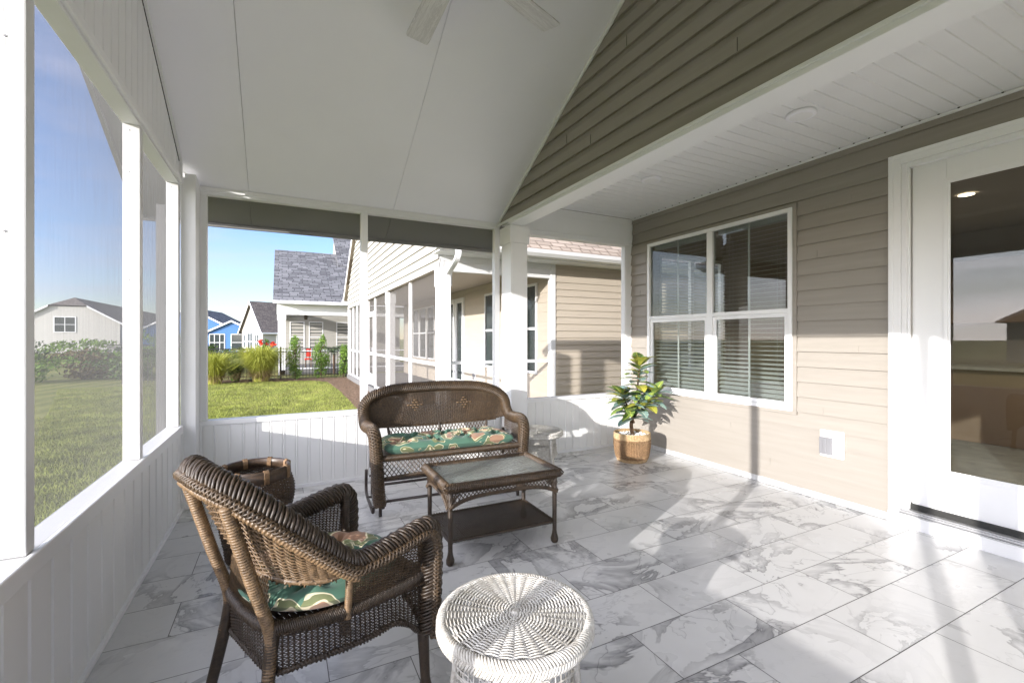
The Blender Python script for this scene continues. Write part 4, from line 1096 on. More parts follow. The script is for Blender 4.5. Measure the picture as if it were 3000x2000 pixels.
# ================================================================== white wicker stools
def make_stool(loc, rz, label):
    t = thing('wicker_stool', label, 'stool', loc, rz, 'white wicker stools')
    r0, z = .213, .462
    def S(u, v):
        a = 2*math.pi*u; r = .012 + (r0-.012)*v; return V((r*math.cos(a), r*math.sin(a), z - .010*(1-v) + .0)), V((0,0,1))
    b = MB()
    nr = 37; ns = 32
    for j in range(nr):
        r = .010 + (r0-.010)*(j+.5)/nr; P = []; NN = []
        m = ns*3; grp = 0 if r < .10 else 1; nsx = ns//2 if r < .035 else ns
        for i in range(m):
            a = 2*math.pi*i/m; ph = math.cos(nsx*a/2*1.0 + math.pi*(j % 2))
            P.append(V((r*math.cos(a), r*math.sin(a), z - .006*(1-r/r0) + .0042*ph))); NN.append(V((0,0,1)))
        b.strand(P, NN, .0048, .0042, closed=True)
    for i in range(ns):
        a = 2*math.pi*(i+.5)/ns; b.strand([V((.02*math.cos(a), .02*math.sin(a), z-.009)), V((r0*math.cos(a), r0*math.sin(a), z-.003))], [V((0,0,1))]*2, .005, .003)
    b.lathe([(.0,.0045),(.008,.004),(.011,-.002)], 14, (0,0,z))
    b.build('top', M['wicker_white'], t, False, local=True)
    # braided edge
    edge = [V((.223*math.cos(2*math.pi*i/160), .223*math.sin(2*math.pi*i/160), z-.012)) for i in range(160)]
    b = MB(); rope(b, edge + [edge[0]], .0135, 5, .046, .0044, 5, 1, closed=True, core=True, step=.004); low_ = [p + V((0,0,-.019)) for p in edge]; rope(b, low_ + [low_[0]], .0145, 5, .046, .0046, 5, -1, closed=True, core=True, step=.004)
    b.build('braided_edge', M['wicker_white'], t, True, local=True)
    # drum skirt
    def D(u, v):
        a = 2*math.pi*u; zt = z-.03; zb = .235 + .035*abs(math.cos(2*(a)))**.8 - .02
        r = .172 + .010*v*v; zz = zt + (zb-zt)*v; return V((r*math.cos(a), r*math.sin(a), zz)), V((math.cos(a), math.sin(a), 0))
    b = MB()
    for j in range(30):
        if 12 <= j <= 14: continue
        v = (j+.5)/30; P = []; NN = []
        for i in range(48*2):
            p, n = D(i/96, v); k = 2 if 15 <= j <= 21 else 1
            P.append(p + n*(.003*k**.5*math.cos(math.pi*i/(2*k)*1.0 + math.pi*((j//k) % 2)))); NN.append(n)
        b.strand(P, NN, .0056, .0036, closed=True)
    for i in range(48):
        P = []; NN = []
        for k in range(9):
            p, n = D(i/48+.005, k/8); P.append(p); NN.append(n)
        b.strand(P, NN, .005, .0034)
    b.build('skirt', M['wicker_white'], t, False, local=True)
    b = MB(); P = [D(i/120, 1)[0] for i in range(120)]; rope(b, P + [P[0]], .007, 3, .028, .0038, 5, closed=True, step=.007); b.build('skirt_edge', M['wicker_white'], t, True, local=True)
    for k in range(4):
        a = math.radians(45+90*k); ca, sa = math.cos(a), math.sin(a)
        b = MB(); wrapped(b, [(.176*ca,.176*sa,z-.03),(.185*ca,.185*sa,.27),(.228*ca,.228*sa,.0)], [.0155,.0125], .0055, .0008, 10); b.build('leg', M['wicker_white'], t, True, local=True)
    return t
make_stool((.640, 1.250, 0), .2, 'white wicker stool with a round spiral woven top in the foreground')
make_stool((2.10, 3.66, 0), math.radians(-32), 'white wicker stool behind the coffee table beside the glider bench')

# ================================================================== tall basket
def basket():
    t = thing('rattan_basket', 'tall dark rattan basket with a bamboo hoop rim standing empty by the knee wall', 'basket', (-.145, 3.12, 0))
    prof = [(.150,.02),(.160,.10),(.185,.22),(.208,.34),(.212,.40),(.200,.46),(.178,.505)]
    PP = catmull([V((r,0,z)) for r, z in prof], 6)
    PP = at_len(PP, 60)
    def S(u, v):
        x = v*60; i = min(int(x), 59); p = PP[i].lerp(PP[i+1], x-i); a = 2*math.pi*u; return V((p.x*math.cos(a), p.x*math.sin(a), p.z)), V((math.cos(a), math.sin(a), .15)).normalized()
    b = MB()
    for j in range(56):
        P = []; NN = []
        for i in range(112):
            p, n = S(i/112, (j+.5)/56); P.append(p + n*(.0042*math.cos(math.pi*i/2*1.0 + math.pi*(j % 2)) + .001*math.sin(i*3.1+j))); NN.append(n)
        b.strand(P, NN, .0085, .0055, closed=True)
    for i in range(56):
        P = []; NN = []
        for k in range(13): p, n = S(i/56, k/12); P.append(p); NN.append(n)
        b.strand(P, NN, .006, .004)
    b.build('body', M['basket'], t, True, local=True)
    b = MB(); b.lathe([(.176,.545),(.184,.547),(.188,.540),(.190,.498),(.184,.492),(.172,.495),(.170,.540),(.176,.545)], 48); b.lathe([(.190,.528),(.193,.526),(.196,.478),(.190,.476)], 48); b.build('hoop', M['bamboo'], t, True, local=True)
    for k in range(8):
        a = 2*math.pi*k/8 + .35; b = MB()
        for q in range(5):
            aa = a + (q-2)*.030; ca, sa = math.cos(aa), math.sin(aa)
            b.tube([(.199*ca,.199*sa,.476),(.1985*ca,.1985*sa,.54),(.182*ca,.182*sa,.5505),(.1675*ca,.1675*sa,.54),(.167*ca,.167*sa,.49)], .0030, 5)
        b.build('binding', M['seagrass_dark'], t, True, local=True)
    b = MB(); b.lathe([(0,.012),(.15,.012),(.155,.025)], 32); b.build('bottom', M['basket'], t, local=True)
basket()

# ================================================================== potted plant
def plant():
    cx, cy = 3.355, 3.80
    t = thing('plant_pot', 'round seagrass basket planter standing in the corner by the window', 'planter', (cx, cy, 0))
    PP = at_len(catmull([V((.150,0,.005)), V((.172,0,.06)), V((.186,0,.14)), V((.190,0,.21)), V((.186,0,.295))], 6), 40)
    nr = 38; ns = 72
    for nm, mt, sel in (('foot_coil', M['seagrass'], lambda j: j < 5), ('body_coil', M['seagrass_dark'], lambda j: 5 <= j < 31), ('collar_coil', M['seagrass'], lambda j: j >= 31)):
        b = MB()
        for j in range(nr):
            if not sel(j): continue
            p = PP[min(40, int((j+.5)/nr*40))]; P = []; NN = []
            for i in range(ns*2):
                a = 2*math.pi*i/(ns*2); rr = p.x + .0030*math.cos(math.pi*i + 0) ; P.append(V((rr*math.cos(a), rr*math.sin(a), p.z))); NN.append(V((math.cos(a), math.sin(a), 0)))
            b.strand(P, NN, .0105, .0085, closed=True)
        b.build(nm, mt, t, False, local=True)
    b = MB()
    for i in range(ns):
        a = 2*math.pi*i/ns; P = [V(((p.x+.0035)*math.cos(a), (p.x+.0035)*math.sin(a), p.z)) for p in PP[::3]]; b.strand(P, [V((math.cos(a), math.sin(a), 0))]*len(P), .0035, .003)
    b.build('stitching', M['seagrass'], t, False, local=True)
    b = MB(); b.tube([(.187*math.cos(2*math.pi*i/48), .187*math.sin(2*math.pi*i/48), .298) for i in range(48)], .007, 8, closed=True); b.build('rim', M['seagrass'], t, True, local=True)
    b = MB(); b.lathe([(0,.255),(.18,.255)], 32); b.build('soil', M['stem'], t, local=True)
    b = MB()
    for _ in range(150):
        a = R.uniform(0, 6.28); r = .172*math.sqrt(R.random()); x, y = cx+r*math.cos(a), cy+r*math.sin(a); s = R.uniform(.009, .018); z = .262+R.random()*.016
        q = [(s*.1, -s*.6), (s*.8, -s*.4), (s, 0), (s*.75, s*.45), (.001, s*.6)]
        b.lathe(q, 7, (x, y, z))
    tag(b.build('white_pebbles', M['gravel_white'], None, True), 'white pebbles covering the soil in the planter', 'pebbles', kind='stuff')
    # plant
    p_ = thing('croton_plant', 'leafy artificial croton plant with yellow veined leaves in the seagrass planter', 'plant', (cx, cy, .26))
    trunk = catmull([V((.01,0,0)), V((.0,.01,.12)), V((.025,.005,.24)), V((.04,.0,.34))], 6)
    b = MB(); b.tube(trunk, [.017-.005*i/(len(trunk)-1) for i in range(len(trunk))], 8)
    fk = [([(.03,0,.27),(.06,.01,.40),(.095,.03,.60),(.12,.035,.79)], .60, 34), ([(.03,0,.22),(-.05,.0,.33),(-.11,.01,.47)], .33, 32), ([(.03,0,.25),(.11,-.05,.36),(.19,-.08,.47)], .33, 30), ([(.02,0,.14),(-.03,-.04,.20),(-.08,-.08,.26)], .2, 14), ([(.03,0,.2),(.0,-.08,.29),(.03,-.14,.38)], .3, 18)]
    paths = []
    for q, _, _ in fk:
        pp = catmull([V(x) for x in q], 6); paths.append(pp); b.tube(pp, [.010-.005*i/(len(pp)-1) for i in range(len(pp))], 7)
    b.build('stem', M['stem'], p_, True, local=True)
    def leaf(base, dirv, Ln, Wd, droop):
        b = MB(); dirv = dirv.normalized(); side = dirv.cross(V((0,0,1)));
        if side.length < .1: side = V((1,0,0))
        side.normalize(); upv = side.cross(dirv); n = 7; rows = []
        for i in range(n+1):
            s = i/n; c = base + dirv*(Ln*s) - V((0,0,1))*(droop*Ln*s*s) + upv*(.02*math.sin(3*s))*Ln
            wv = Wd*.5*(math.sin(math.pi*min(1, s*.93+.05)))**.75 if 0 < i < n else Wd*.04
            rows.append([(c - side*wv + upv*wv*.28, 0), (c, .5), (c + side*wv + upv*wv*.28, 1)])
        for i in range(n):
            for k in range(2):
                a_, b_, c_, d_ = rows[i][k], rows[i][k+1], rows[i+1][k+1], rows[i+1][k]
                b.quad(a_[0], b_[0], c_[0], d_[0], uv=[(a_[1], i/n), (b_[1], i/n), (c_[1], (i+1)/n), (d_[1], (i+1)/n)])
        mt = R.choice([M['croton_a'], M['croton_a'], M['croton_b'], M['croton_c'], M['croton_c']])
        b.build('leaf', mt, p_, True, local=True)
    for (q, z0, cnt), pp in zip(fk, paths):
        for i in range(cnt):
            f = 1 - .55*(i/cnt)**1.2; bp = pp[min(len(pp)-1, int(f*(len(pp)-1)))]
            a = i*2.4 + R.uniform(-.3,.3); el = .95 - 1.15*(i/cnt) + R.uniform(-.15,.15)
            leaf(bp, V((math.cos(a)*math.cos(el), math.sin(a)*math.cos(el), math.sin(el))), R.uniform(.155,.205)*(1 if i > 2 else .8), R.uniform(.078,.102), R.uniform(.12,.4))
plant()
for o in bpy.data.objects:
    if o.name == 'croton_plant': o.scale = (1.28, 1.28, 1.0)
# ================================================================== neighbouring houses
def wframe(mb, u0, u1, z0, z1, P, t=.05, n=.03, mid=True, bars=0):
    def bx(ua, ub, za, zb, nn=n):
        mb.hexa([P(ua,za,-.02),P(ub,za,-.02),P(ub,za,nn),P(ua,za,nn),P(ua,zb,-.02),P(ub,zb,-.02),P(ub,zb,nn),P(ua,zb,nn)])
    bx(u0, u1, z1-t, z1); bx(u0, u1, z0, z0+t); bx(u0, u0+t, z0+t, z1-t); bx(u1-t, u1, z0+t, z1-t)
    if mid: bx(u0+t, u1-t, (z0+z1)/2-.025, (z0+z1)/2+.025, n-.004)
    for k in range(bars):
        u = u0 + (u1-u0)*(k+1)/(bars+1); bx(u-.03, u+.03, z0+t, z1-t, n-.002)
def window_on(parent, u0, u1, z0, z1, P, mid=True, bars=0, trim='white_dull', t=.05):
    b = MB(); wframe(b, u0, u1, z0, z1, P, t, .03, mid, bars); w_ = b.build('window', M[trim], parent)
    b = MB(); b.quad(P(u0+t*.8, z0+t*.8, .006), P(u1-t*.8, z0+t*.8, .006), P(u1-t*.8, z1-t*.8, .006), P(u0+t*.8, z1-t*.8, .006)); b.build('pane', M['pane'], w_)
    return w_
NX, NY0, NY1, NZE = 2.27, 7.1, 18.5, 2.64
nb = thing('neighbour_house', 'large cream gabled house next door with a screened porch and tan shingle roof', 'house', (7, 12.8, GZ))
PG = lambda u, z, n: (NX-n, u, z)            # gable wall facing left
PF = lambda u, z, n: (u, NY0-n, z)           # wall facing our porch
PI = lambda u, z, n: (4.4-n, u, z)           # inner porch wall
YRG, SG = 12.8, .80
def zg(y): return NZE + .12 + SG*(min(y-NY0+.25, NY1+.25-y))
b = MB()
def gints(a, c):
    def lim(z): 
        q = max(0, (z-NZE-.12)/SG-.25); return NY0+q-.02, NY1-q+.02
    l0, r0 = lim(a); l1, r1 = lim(c)
    return [(l0, r0, l1, r1)] if r0 > l0 else []
siding(b, PG, 2.44, 7.2, gints, e=.17, lip=.032, phase=2.42); b.build('gable_wall', M['siding_cream'], nb)
b = MB(); siding(b, PF, -.2, 2.66, rect_ints(4.46, 11, []), e=.127, lip=.015, phase=.051); b.box(4.46, 11, NY0+.003, NY0+.1, GZ, 2.66); b.build('side_wall', M['siding_beige'], nb)
b = MB(); siding(b, PI, -.05, 2.62, rect_ints(NY0+.1, NY1-.05, [(9.48,10.2,.6,2.4),(7.62,8.3,.6,2.4),(11.55,13.0,0,2.45),(14.2,17,.6,2.4)]), e=.18, lip=.012, phase=0, cuts=(.6,2.4,2.45)); b.box(4.401, 4.5, NY0+.1, NY1, GZ, 2.66); b.build('inner_wall', M['siding_beige'], nb)
window_on(nb, 9.5, 10.18, .62, 2.38, PI); window_on(nb, 7.64, 8.28, .62, 2.38, PI)
for u in (14.25, 15.2, 16.1): window_on(nb, u, u+.85, .62, 2.38, PI)
for u in (11.58, 12.3):
    b = MB(); wframe(b, u, u+.68, .05, 2.42, PI, .13, .04, False); o = b.build('door', M['white_dull'], nb)
    b = MB(); b.quad(*[PI(a_, z_, .008) for a_, z_ in ((u+.1,.15),(u+.58,.15),(u+.58,2.32),(u+.1,2.32))]); b.build('pane', M['pane'], o)
b = MB(); b.box(NX-.05, 4.4, NY0, NY1, GZ, -.05); b.build('porch_slab', M['grout'], nb)
b = MB(); b.box(NX+.05, 4.4, NY0+.05, NY1, 2.62, 2.66); b.build('porch_ceiling', M['siding_beige'], nb)
b = MB(); b.box(4.44, 4.52, NY1-.1, NY1, GZ, 2.6); b.box(4.5, 11, NY1-.1, NY1, GZ, 2.66); b.build('back_wall', M['siding_beige'], nb)
# columns, posts, rails of the screens
for y, wd, cap in ((NY0, .2, 1), (11.2, .13, 1), (18.36, .14, 0)):
    b = MB(); b.box(NX-.01, NX+.19, y, y+wd, -.05, 2.44)
    if cap: b.box(NX-.025, NX+.205, y-.015, y+wd+.015, 2.16, 2.44)
    b.build('column', M['white_dull'], nb, bevel=.004)
for y in (9.16, 13.05, 14.15, 15.6, 16.5, 17.4):
    b = MB(); b.box(NX+.02, NX+.08, y-.03, y+.03, -.05, 2.44); b.build('screen_post', M['white_dull'], nb)
b = MB(); b.box(NX+.02, NX+.075, NY0+.2, 13.02, .85, .90); b.box(NX+.02, NX+.075, 14.18, NY1-.14, .85, .90); b.box(NX+.02, NX+.075, NY0+.2, 13.02, -.05, .0); b.box(NX+.02, NX+.075, 14.18, NY1-.14, -.05, .0); b.box(NX+.2, 4.36, NY0+.02, NY0+.07, .88, .93); b.build('chair_rail', M['white_dull'], nb)
sd = MB(); sd.box(NX+.0, NX+.05, 13.08, 13.17, .0, 2.02); sd.box(NX+.0, NX+.05, 14.03, 14.12, 0, 2.02); sd.box(NX+.0, NX+.05, 13.17, 14.03, 1.93, 2.02); sd.box(NX+.0, NX+.05, 13.17, 14.03, .0, .3); sd.box(NX+.0, NX+.05, 13.17, 14.03, .84, .92)
so_ = sd.build('screen_door', M['white'], nb, bevel=.004)
b = MB(); b.box(NX-.04, NX, 13.2, 13.26, .98, 1.06); b.build('handle', M['nickel'], so_)
b = MB(); b.box(NX+.02, NX+.08, 13.08, 14.12, 2.02, 2.07); b.build('transom_bar', M['white_dull'], nb)
for ya, yb in ((7.3, 9.13), (9.19, 11.2), (11.33, 13.02), (13.08, 14.12), (14.18, 15.57), (15.63, 16.47), (16.53, 17.37), (17.43, 18.36)):
    b = MB(); b.quad((NX+.06,ya,-.05),(NX+.06,yb,-.05),(NX+.06,yb,2.44),(NX+.06,ya,2.44)); b.build('screen', M['screen_far'], nb)
b = MB(); b.quad((NX+.2,NY0+.06,-.05),(4.36,NY0+.06,-.05),(4.36,NY0+.06,2.44),(NX+.2,NY0+.06,2.44)); b.build('screen', M['screen'], nb)
b = MB(); b.box(4.36, 4.455, NY0-.02, NY0+.1, -.2, 2.66); b.box(NX+.19, 4.36, NY0, NY0+.1, 2.40, 2.44); b.build('corner_trim', M['white_dull'], nb, bevel=.003)
b = MB(); b.box(NX, 4.36, NY0-.004, NY0+.16, 2.44, 2.66); b.box(NX, 4.36, NY0-.014, NY0-.004, 2.56, 2.66); b.build('porch_beam', M['white_dull'], nb, bevel=.003)
b = MB(); b.box(NX-.012, NX+.06, NY0-.012, NY0, 2.44, 2.66); b.build('corner_board', M['white_dull'], nb)
b = MB(); b.box(NX-.12, 11, NY0-.36, NY0, 2.655, 2.675); b.build('soffit', M['white_dull'], nb)
b = MB(); b.prism([(NY0-.36,2.67),(NY0-.45,2.69),(NY0-.49,2.74),(NY0-.50,2.80),(NY0-.48,2.805),(NY0-.36,2.80)], lambda p: (NX-.18, p[0], p[1]), lambda p: (11, p[0], p[1])); b.build('gutter', M['white_dull'], nb)
b = MB(); b.prism([(NY1+.36,2.67),(NY1+.45,2.69),(NY1+.50,2.80),(NY1+.36,2.80)], lambda p: (NX-.18, p[0], p[1]), lambda p: (11, p[0], p[1])); b.build('gutter', M['white_dull'], nb)
dsp = MB()
P_ = catmull([(NX+.16,NY0-.43,2.72),(NX+.16,NY0-.43,2.60),(NX+.14,NY0-.36,2.50),(NX+.12,NY0-.10,2.36),(NX+.12,NY0-.055,2.26),(NX+.12,NY0-.055,1.2),(NX+.12,NY0-.055,-.15)], 5)
for i in range(4): dsp.tube([p + V(((i-1.5)*.02, 0, 0)) for p in P_], .021, 6, flat=1.0)
dsp.build('downspout', M['white'], nb)
def roofplane(mb, x0, x1, ya, za, yb, zb, th=.12):
    L_ = math.hypot(yb-ya, zb-za)
    mb.quad((x0,ya,za+th),(x1,ya,za+th),(x1,yb,zb+th),(x0,yb,zb+th), uv=[(x0,0),(x1,0),(x1,L_),(x0,L_)])
    mb.quad((x0,ya,za),(x1,ya,za),(x1,yb,zb),(x0,yb,zb), uv=None)
    mb.quad((x0,ya,za),(x0,yb,zb),(x0,yb,zb+th),(x0,ya,za+th)); mb.quad((x0,ya,za),(x1,ya,za),(x1,ya,za+th),(x0,ya,za+th))
zr = 2.70 + SG*(YRG-NY0+.45)
b = MB(); roofplane(b, NX-.12, 11, NY0-.45, 2.70, YRG, zr); roofplane(b, NX-.12, 11, 2*YRG-NY0+.45, 2.70, YRG, zr); b.build('roof', M['shingle_tan'], nb)
b = MB()
for sgn in (-1, 1):
    ya = YRG + sgn*(YRG-NY0+.47)
    b.hexa([(NX-.14,ya,2.66),(NX-.121,ya,2.66),(NX-.121,YRG,zr-.06),(NX-.14,YRG,zr-.06),(NX-.14,ya,2.83),(NX-.121,ya,2.83),(NX-.121,YRG,zr+.13),(NX-.14,YRG,zr+.13)])
b.build('rake_board', M['white_dull'], nb)
ot2 = thing('neighbour_outlet', 'small white outlet box on the wall inside the next door screened porch', 'outlet', (4.38, 10.9, .3)) 
b = MB(); b.box(4.36, 4.388, 10.72, 10.92, .22, .46); b.build('plate', M['white'], ot2); b = MB(); b.box(4.33, 4.36, 10.76, 10.86, .26, .42); b.build('cover', M['nickel'], ot2)

# ---- second house: gray roof, porch facing us
h2 = thing('gray_roof_house', 'cream house with a dark gray shingle roof and an open porch behind the black fence', 'house', (3, 26, GZ))
HY = 21.6
b = MB(); roofplane(b, -.34, 9, HY-.45, 2.78, 27.0, 5.88, .1); roofplane(b, 2.6, 9, HY+3.6, 5.0, 31, 9.2, .1); roofplane(b, -.34, 9, 32.5, 2.78, 27.0, 5.88, .1); b.build('roof', M['shingle_gray'], h2)
b = MB(); b.prism([(27.2, 5.7), (31, 8.9), (33, 5.7)], lambda p: (3.0, p[0], p[1]), lambda p: (3.2, p[0], p[1])); b.build('upper_gable', M['siding_cream'], h2)
b = MB(); b.box(-.34, 6, HY-.58, HY-.45, 2.76, 2.88); b.build('gutter', M['white_dull'], h2)
b = MB(); b.box(-.2, 6, HY-.02, HY+.2, 2.33, 2.80); b.box(-.2, 6, HY-.45, HY, 2.76, 2.78); b.box(-.2, 0.0, HY, 32, 2.33, 2.85); b.build('porch_beam', M['white_dull'], h2)
for x in (-.16, 2.9):
    b = MB(); b.box(x, x+.28, HY, HY+.25, GZ, 2.35); b.box(x-.03, x+.31, HY-.03, HY+.28, 2.1, 2.35); b.build('column', M['white_dull'], h2)
b = MB(); b.box(-.1, 6, 26.2, 26.4, GZ, 2.7)
siding(b, lambda u, z, n: (u, 26.2-n, z), 0, 2.7, rect_ints(.0, 5, []), e=.18, lip=.02, phase=0); b.build('wall', M['siding_cream'], h2)
b = MB(); b.box(-.1, 6, HY, 26.2, GZ, -.02); b.build('porch_slab', M['grout'], h2)
P2 = lambda u, z, n: (u, 26.2-n, z)
for u in (.35, 1.25, 2.6): window_on(h2, u, u+.7, .6, 2.2, P2, True, 0)
b = MB(); b.box(.12, 6, HY+.1, HY+.14, .75, .80); b.box(.12, 6, HY+.1, HY+.14, 0, .05); b.build('rail', M['white_dull'], h2)
b = MB(); b.quad((.12,HY+.12,0),(2.9,HY+.12,0),(2.9,HY+.12,2.33),(.12,HY+.12,2.33)); b.build('screen', M['screen_far'], h2)
fn = thing('porch_fan', 'dark porch fan under the ceiling of the gray roofed house', 'fan', (1.0, 23.6, 2.4))
b = MB(); b.box(.3, 1.7, 23.5, 23.66, 2.32, 2.335); b.box(.92, 1.08, 22.9, 24.3, 2.32, 2.335); b.build('blade', M['bark'], fn)
b = MB(); b.tube([(1.0,23.6,2.2),(1.0,23.6,2.7)], .07, 8); b.build('motor', M['bark'], fn)

def gable_house(name, label, loc, rz, wdt, dep, ze, sl, wall, roof_, wins=(), side_wins=(), porch=None, clip=None):
    """gable end at local y=0 facing -y, ridge along +y"""
    t = thing(name, label, 'house', loc, rz)
    hw = wdt/2; zr_ = ze + sl*hw
    if clip: zt = clip
    else: zt = zr_
    b = MB()
    def gi_(a, c):
        def lim(z): q = hw if z < ze else max(.0, hw-(z-ze)/sl); return q
        return [(-lim(a), lim(a), -lim(c), lim(c))] if a < zt else []
    siding(b, lambda u, z, n: (u, -n, z), 0, zt, gi_, e=.2, lip=.02, phase=0, cuts=(ze,))
    siding(b, lambda u, z, n: (hw+n, u, z), 0, ze, rect_ints(0, dep, []), e=.2, lip=.02, phase=0); siding(b, lambda u, z, n: (-hw-n, u, z), 0, ze, rect_ints(0, dep, []), e=.2, lip=.02, phase=0)
    b.box(-hw+.02, hw-.02, .03, dep, 0, ze); b.build('wall', M[wall], t, local=True)
    b = MB(); ov = .35; yc = (zr_-zt)/sl*1.0 if clip else 0
    for s in (-1, 1):
        x0, z0 = s*(hw+ov), ze-ov*sl
        L_ = math.hypot(hw+ov, zr_-z0)
        if clip:
            xc = (zr_-zt)/sl
            b.quad((x0,-.3,z0+.1),(x0,dep+.3,z0+.1),(0,dep+.3,zr_+.1),(0,yc,zr_+.1),(s*xc,-.3,zt+.1), uv=[(0,0),(dep,0),(dep,L_),(yc,L_),(0,L_*.7)])
        else:
            b.quad((x0,-.3,z0+.1),(x0,dep+.3,z0+.1),(0,dep+.3,zr_+.1),(0,-.3,zr_+.1), uv=[(0,0),(dep+.6,0),(dep+.6,L_),(0,L_)])
            b.quad((x0,-.3,z0),(0,-.3,zr_),(0,-.3,zr_+.1),(x0,-.3,z0+.1))
        b.quad((x0,-.3,z0),(x0,dep+.3,z0),(x0,dep+.3,z0+.1),(x0,-.3,z0+.1))
    if clip: b.quad((-xc,-.3,zt+.1),(xc,-.3,zt+.1),(0,yc,zr_+.1), uv=[(-xc,0),(xc,0),(0,2)])
    b.build('roof', M[roof_], t, local=True)
    b = MB()
    for s in (-1, 1):
        x0, z0 = s*(hw+ov), ze-ov*sl
        xe, zz = (s*(zr_-zt)/sl, zt) if clip else (0, zr_)
        b.hexa([(x0,-.34,z0-.08),(x0,-.30,z0-.08),(xe,-.30,zz-.08),(xe,-.34,zz-.08),(x0,-.34,z0+.12),(x0,-.30,z0+.12),(xe,-.30,zz+.12),(xe,-.34,zz+.12)])
        b.box(s*(hw+ov), s*(hw+ov)+s*.1, -.3, dep+.3, z0-.05, z0+.09)
    b.build('trim', M['white_dull'], t, local=True)
    for (u0, u1, z0, z1, bars) in wins:
        P = lambda u, z, n: (u, -n-.02, z); b = MB(); wframe(b, u0, u1, z0, z1, P, .08, .05, True, bars); w_ = b.build('window', M['white_dull'], t, local=True)
        b = MB(); b.quad(P(u0, z0, .01), P(u1, z0, .01), P(u1, z1, .01), P(u0, z1, .01)); b.build('pane', M['pane'], w_, local=True)
    for (u0, u1, z0, z1, bars) in side_wins:
        P = lambda u, z, n: (hw+n+.02, u, z); b = MB(); wframe(b, u0, u1, z0, z1, P, .08, .05, True, bars); w_ = b.build('window', M['white_dull'], t, local=True)
        b = MB(); b.quad(P(u0, z0, .01), P(u1, z0, .01), P(u1, z1, .01), P(u0, z1, .01)); b.build('pane', M['pane'], w_, local=True)
    return t
# third house: cream gable turned to the left
gable_house('cream_house', 'small cream gabled house with a brown roof beyond the fence, left of the porch column', (-2.9, 56.9, GZ), math.radians(-64), 5.0, 13, 2.5, 1.2, 'siding_cream', 'shingle_brown', [(-2.1,-1.5,.5,2.0,0),(-1.0,.2,.3,2.2,1),(.7,2.0,.4,2.0,2)], [(1.4,3.2,.7,1.9,1),(3.6,4.8,.7,1.9,0),(7,9,.7,1.9,1)])
# fourth: bright blue house, two gables
gable_house('blue_house', 'bright blue house with a gray roof at the far left of the lawn', (-9.9, 66.0, GZ), math.radians(-10), 9.5, 12, 2.6, .55, 'siding_blue', 'shingle_gray', [(-1.2,1.6,.4,2.0,1)], [])
gable_house('blue_porch_house', 'bright blue porch wing with a dark roof and black screens beside the blue house', (-5.2, 62.0, GZ), math.radians(-10), 5.0, 8, 2.3, .5, 'siding_blue', 'shingle_gray', [(-2.3,-.7,.1,2.1,2),(-.1,2.2,.1,2.1,0)], [])
# the big pale house seen through the left screen
gable_house('pale_house', 'long pale house with a gray clipped gable roof seen through the left screen', (-20.4, 65, GZ), 0, 8.6, 46, 3.3, .62, 'siding_white', 'shingle_brown', [(-1.2,.6,2.2,3.9,1)], [(3,6,.8,2.4,1),(14,18,.8,2.4,2)], clip=5.0)
gable_house('left_house', 'beige house with a brown roof across the left lawn, mirrored in the glass door', (-34, 6, GZ), math.radians(90), 12, 9, 2.8, .55, 'siding_beige', 'shingle_brown', [(-3,-1,.8,2.4,1)], [])

# ================================================================== black fence
fe = thing('metal_fence', 'black metal picket fence running behind the ornamental grasses', 'fence', (0, 19.5, GZ))
for i in range(4):
    x = -4.75 + i*2.35
    b = MB(); b.box(x-.032, x+.032, 19.468, 19.532, GZ, .98); b.box(x-.04, x+.04, 19.46, 19.54, .98, 1.0); b.build('fence_post', M['black_metal'], fe)
    if i < 3:
        b = MB()
        for z in (.93, .80, -.10): b.box(x+.032, x+2.318, 19.487, 19.513, z-.016, z+.016)
        n = 20
        for k in range(n):
            xx = x + .03 + (k+.5)*2.29/n; b.box(xx-.009, xx+.009, 19.491, 19.509, GZ+.04, .945)
        b.build('fence_panel', M['black_metal'], fe)
fe2 = thing('far_metal_fence', 'black metal fence far across the grass in front of the blue house', 'fence', (-8, 34, GZ))
b = MB()
for z in (.95, .80, -.05): b.box(-9, -3.6, 33.99, 34.01, z-.02, z+.02)
for k in range(110): b.box(-9+k*.05, -9+k*.05+.02, 33.995, 34.005, GZ, .95)
b.build('fence_panel', M['black_metal'], fe2)

# ================================================================== planting
def ograss(name, label, x, y, h, rad, n, mat='grass_orn', seed=1, dry=.16):
    r = random.Random(seed); t = thing(name, label, 'ornamental grass', (x, y, GZ), group='ornamental grass clumps')
    for nm, mt, frac in (('blades', M[mat], 1-dry), ('dry_blades', M['grass_dry'], dry)):
        b = MB()
        for _ in range(int(n*frac)):
            a = r.uniform(0, 6.283); r0 = rad*.22*math.sqrt(r.random()); hh = h*r.uniform(.6, 1.08)*(1 if nm == 'blades' else .45)
            sp = rad*r.uniform(.25, 1.15)*(1 if nm == 'blades' else 1.0); px, py = x + r0*math.cos(a), y + r0*math.sin(a); w_ = r.uniform(.007, .013)
            s = V((-math.sin(a)*w_, math.cos(a)*w_, 0)); prev = None
            for k in range(6):
                q = k/5; rr_ = sp*q**1.7; zz = hh*(1-(1-q)**1.5) - h*.28*q**4*(sp/rad)
                p = V((px+rr_*math.cos(a), py+rr_*math.sin(a), GZ+zz)); ww = s*(1-q*.9)
                if prev: b.quad(prev[0]-prev[1], prev[0]+prev[1], p+ww, p-ww)
                prev = (p, ww)
        o = b.build(nm, mt, t); o['kind'] = 'stuff'
ograss('ornamental_grass', 'bright green fountain grass clump at the left beside the black fence', -2.05, 18.3, 1.15, .95, 1700, seed=1)
ograss('ornamental_grass', 'tall wide fountain grass clump left of the white porch column', -.68, 18.55, 1.4, 1.15, 2600, seed=2)
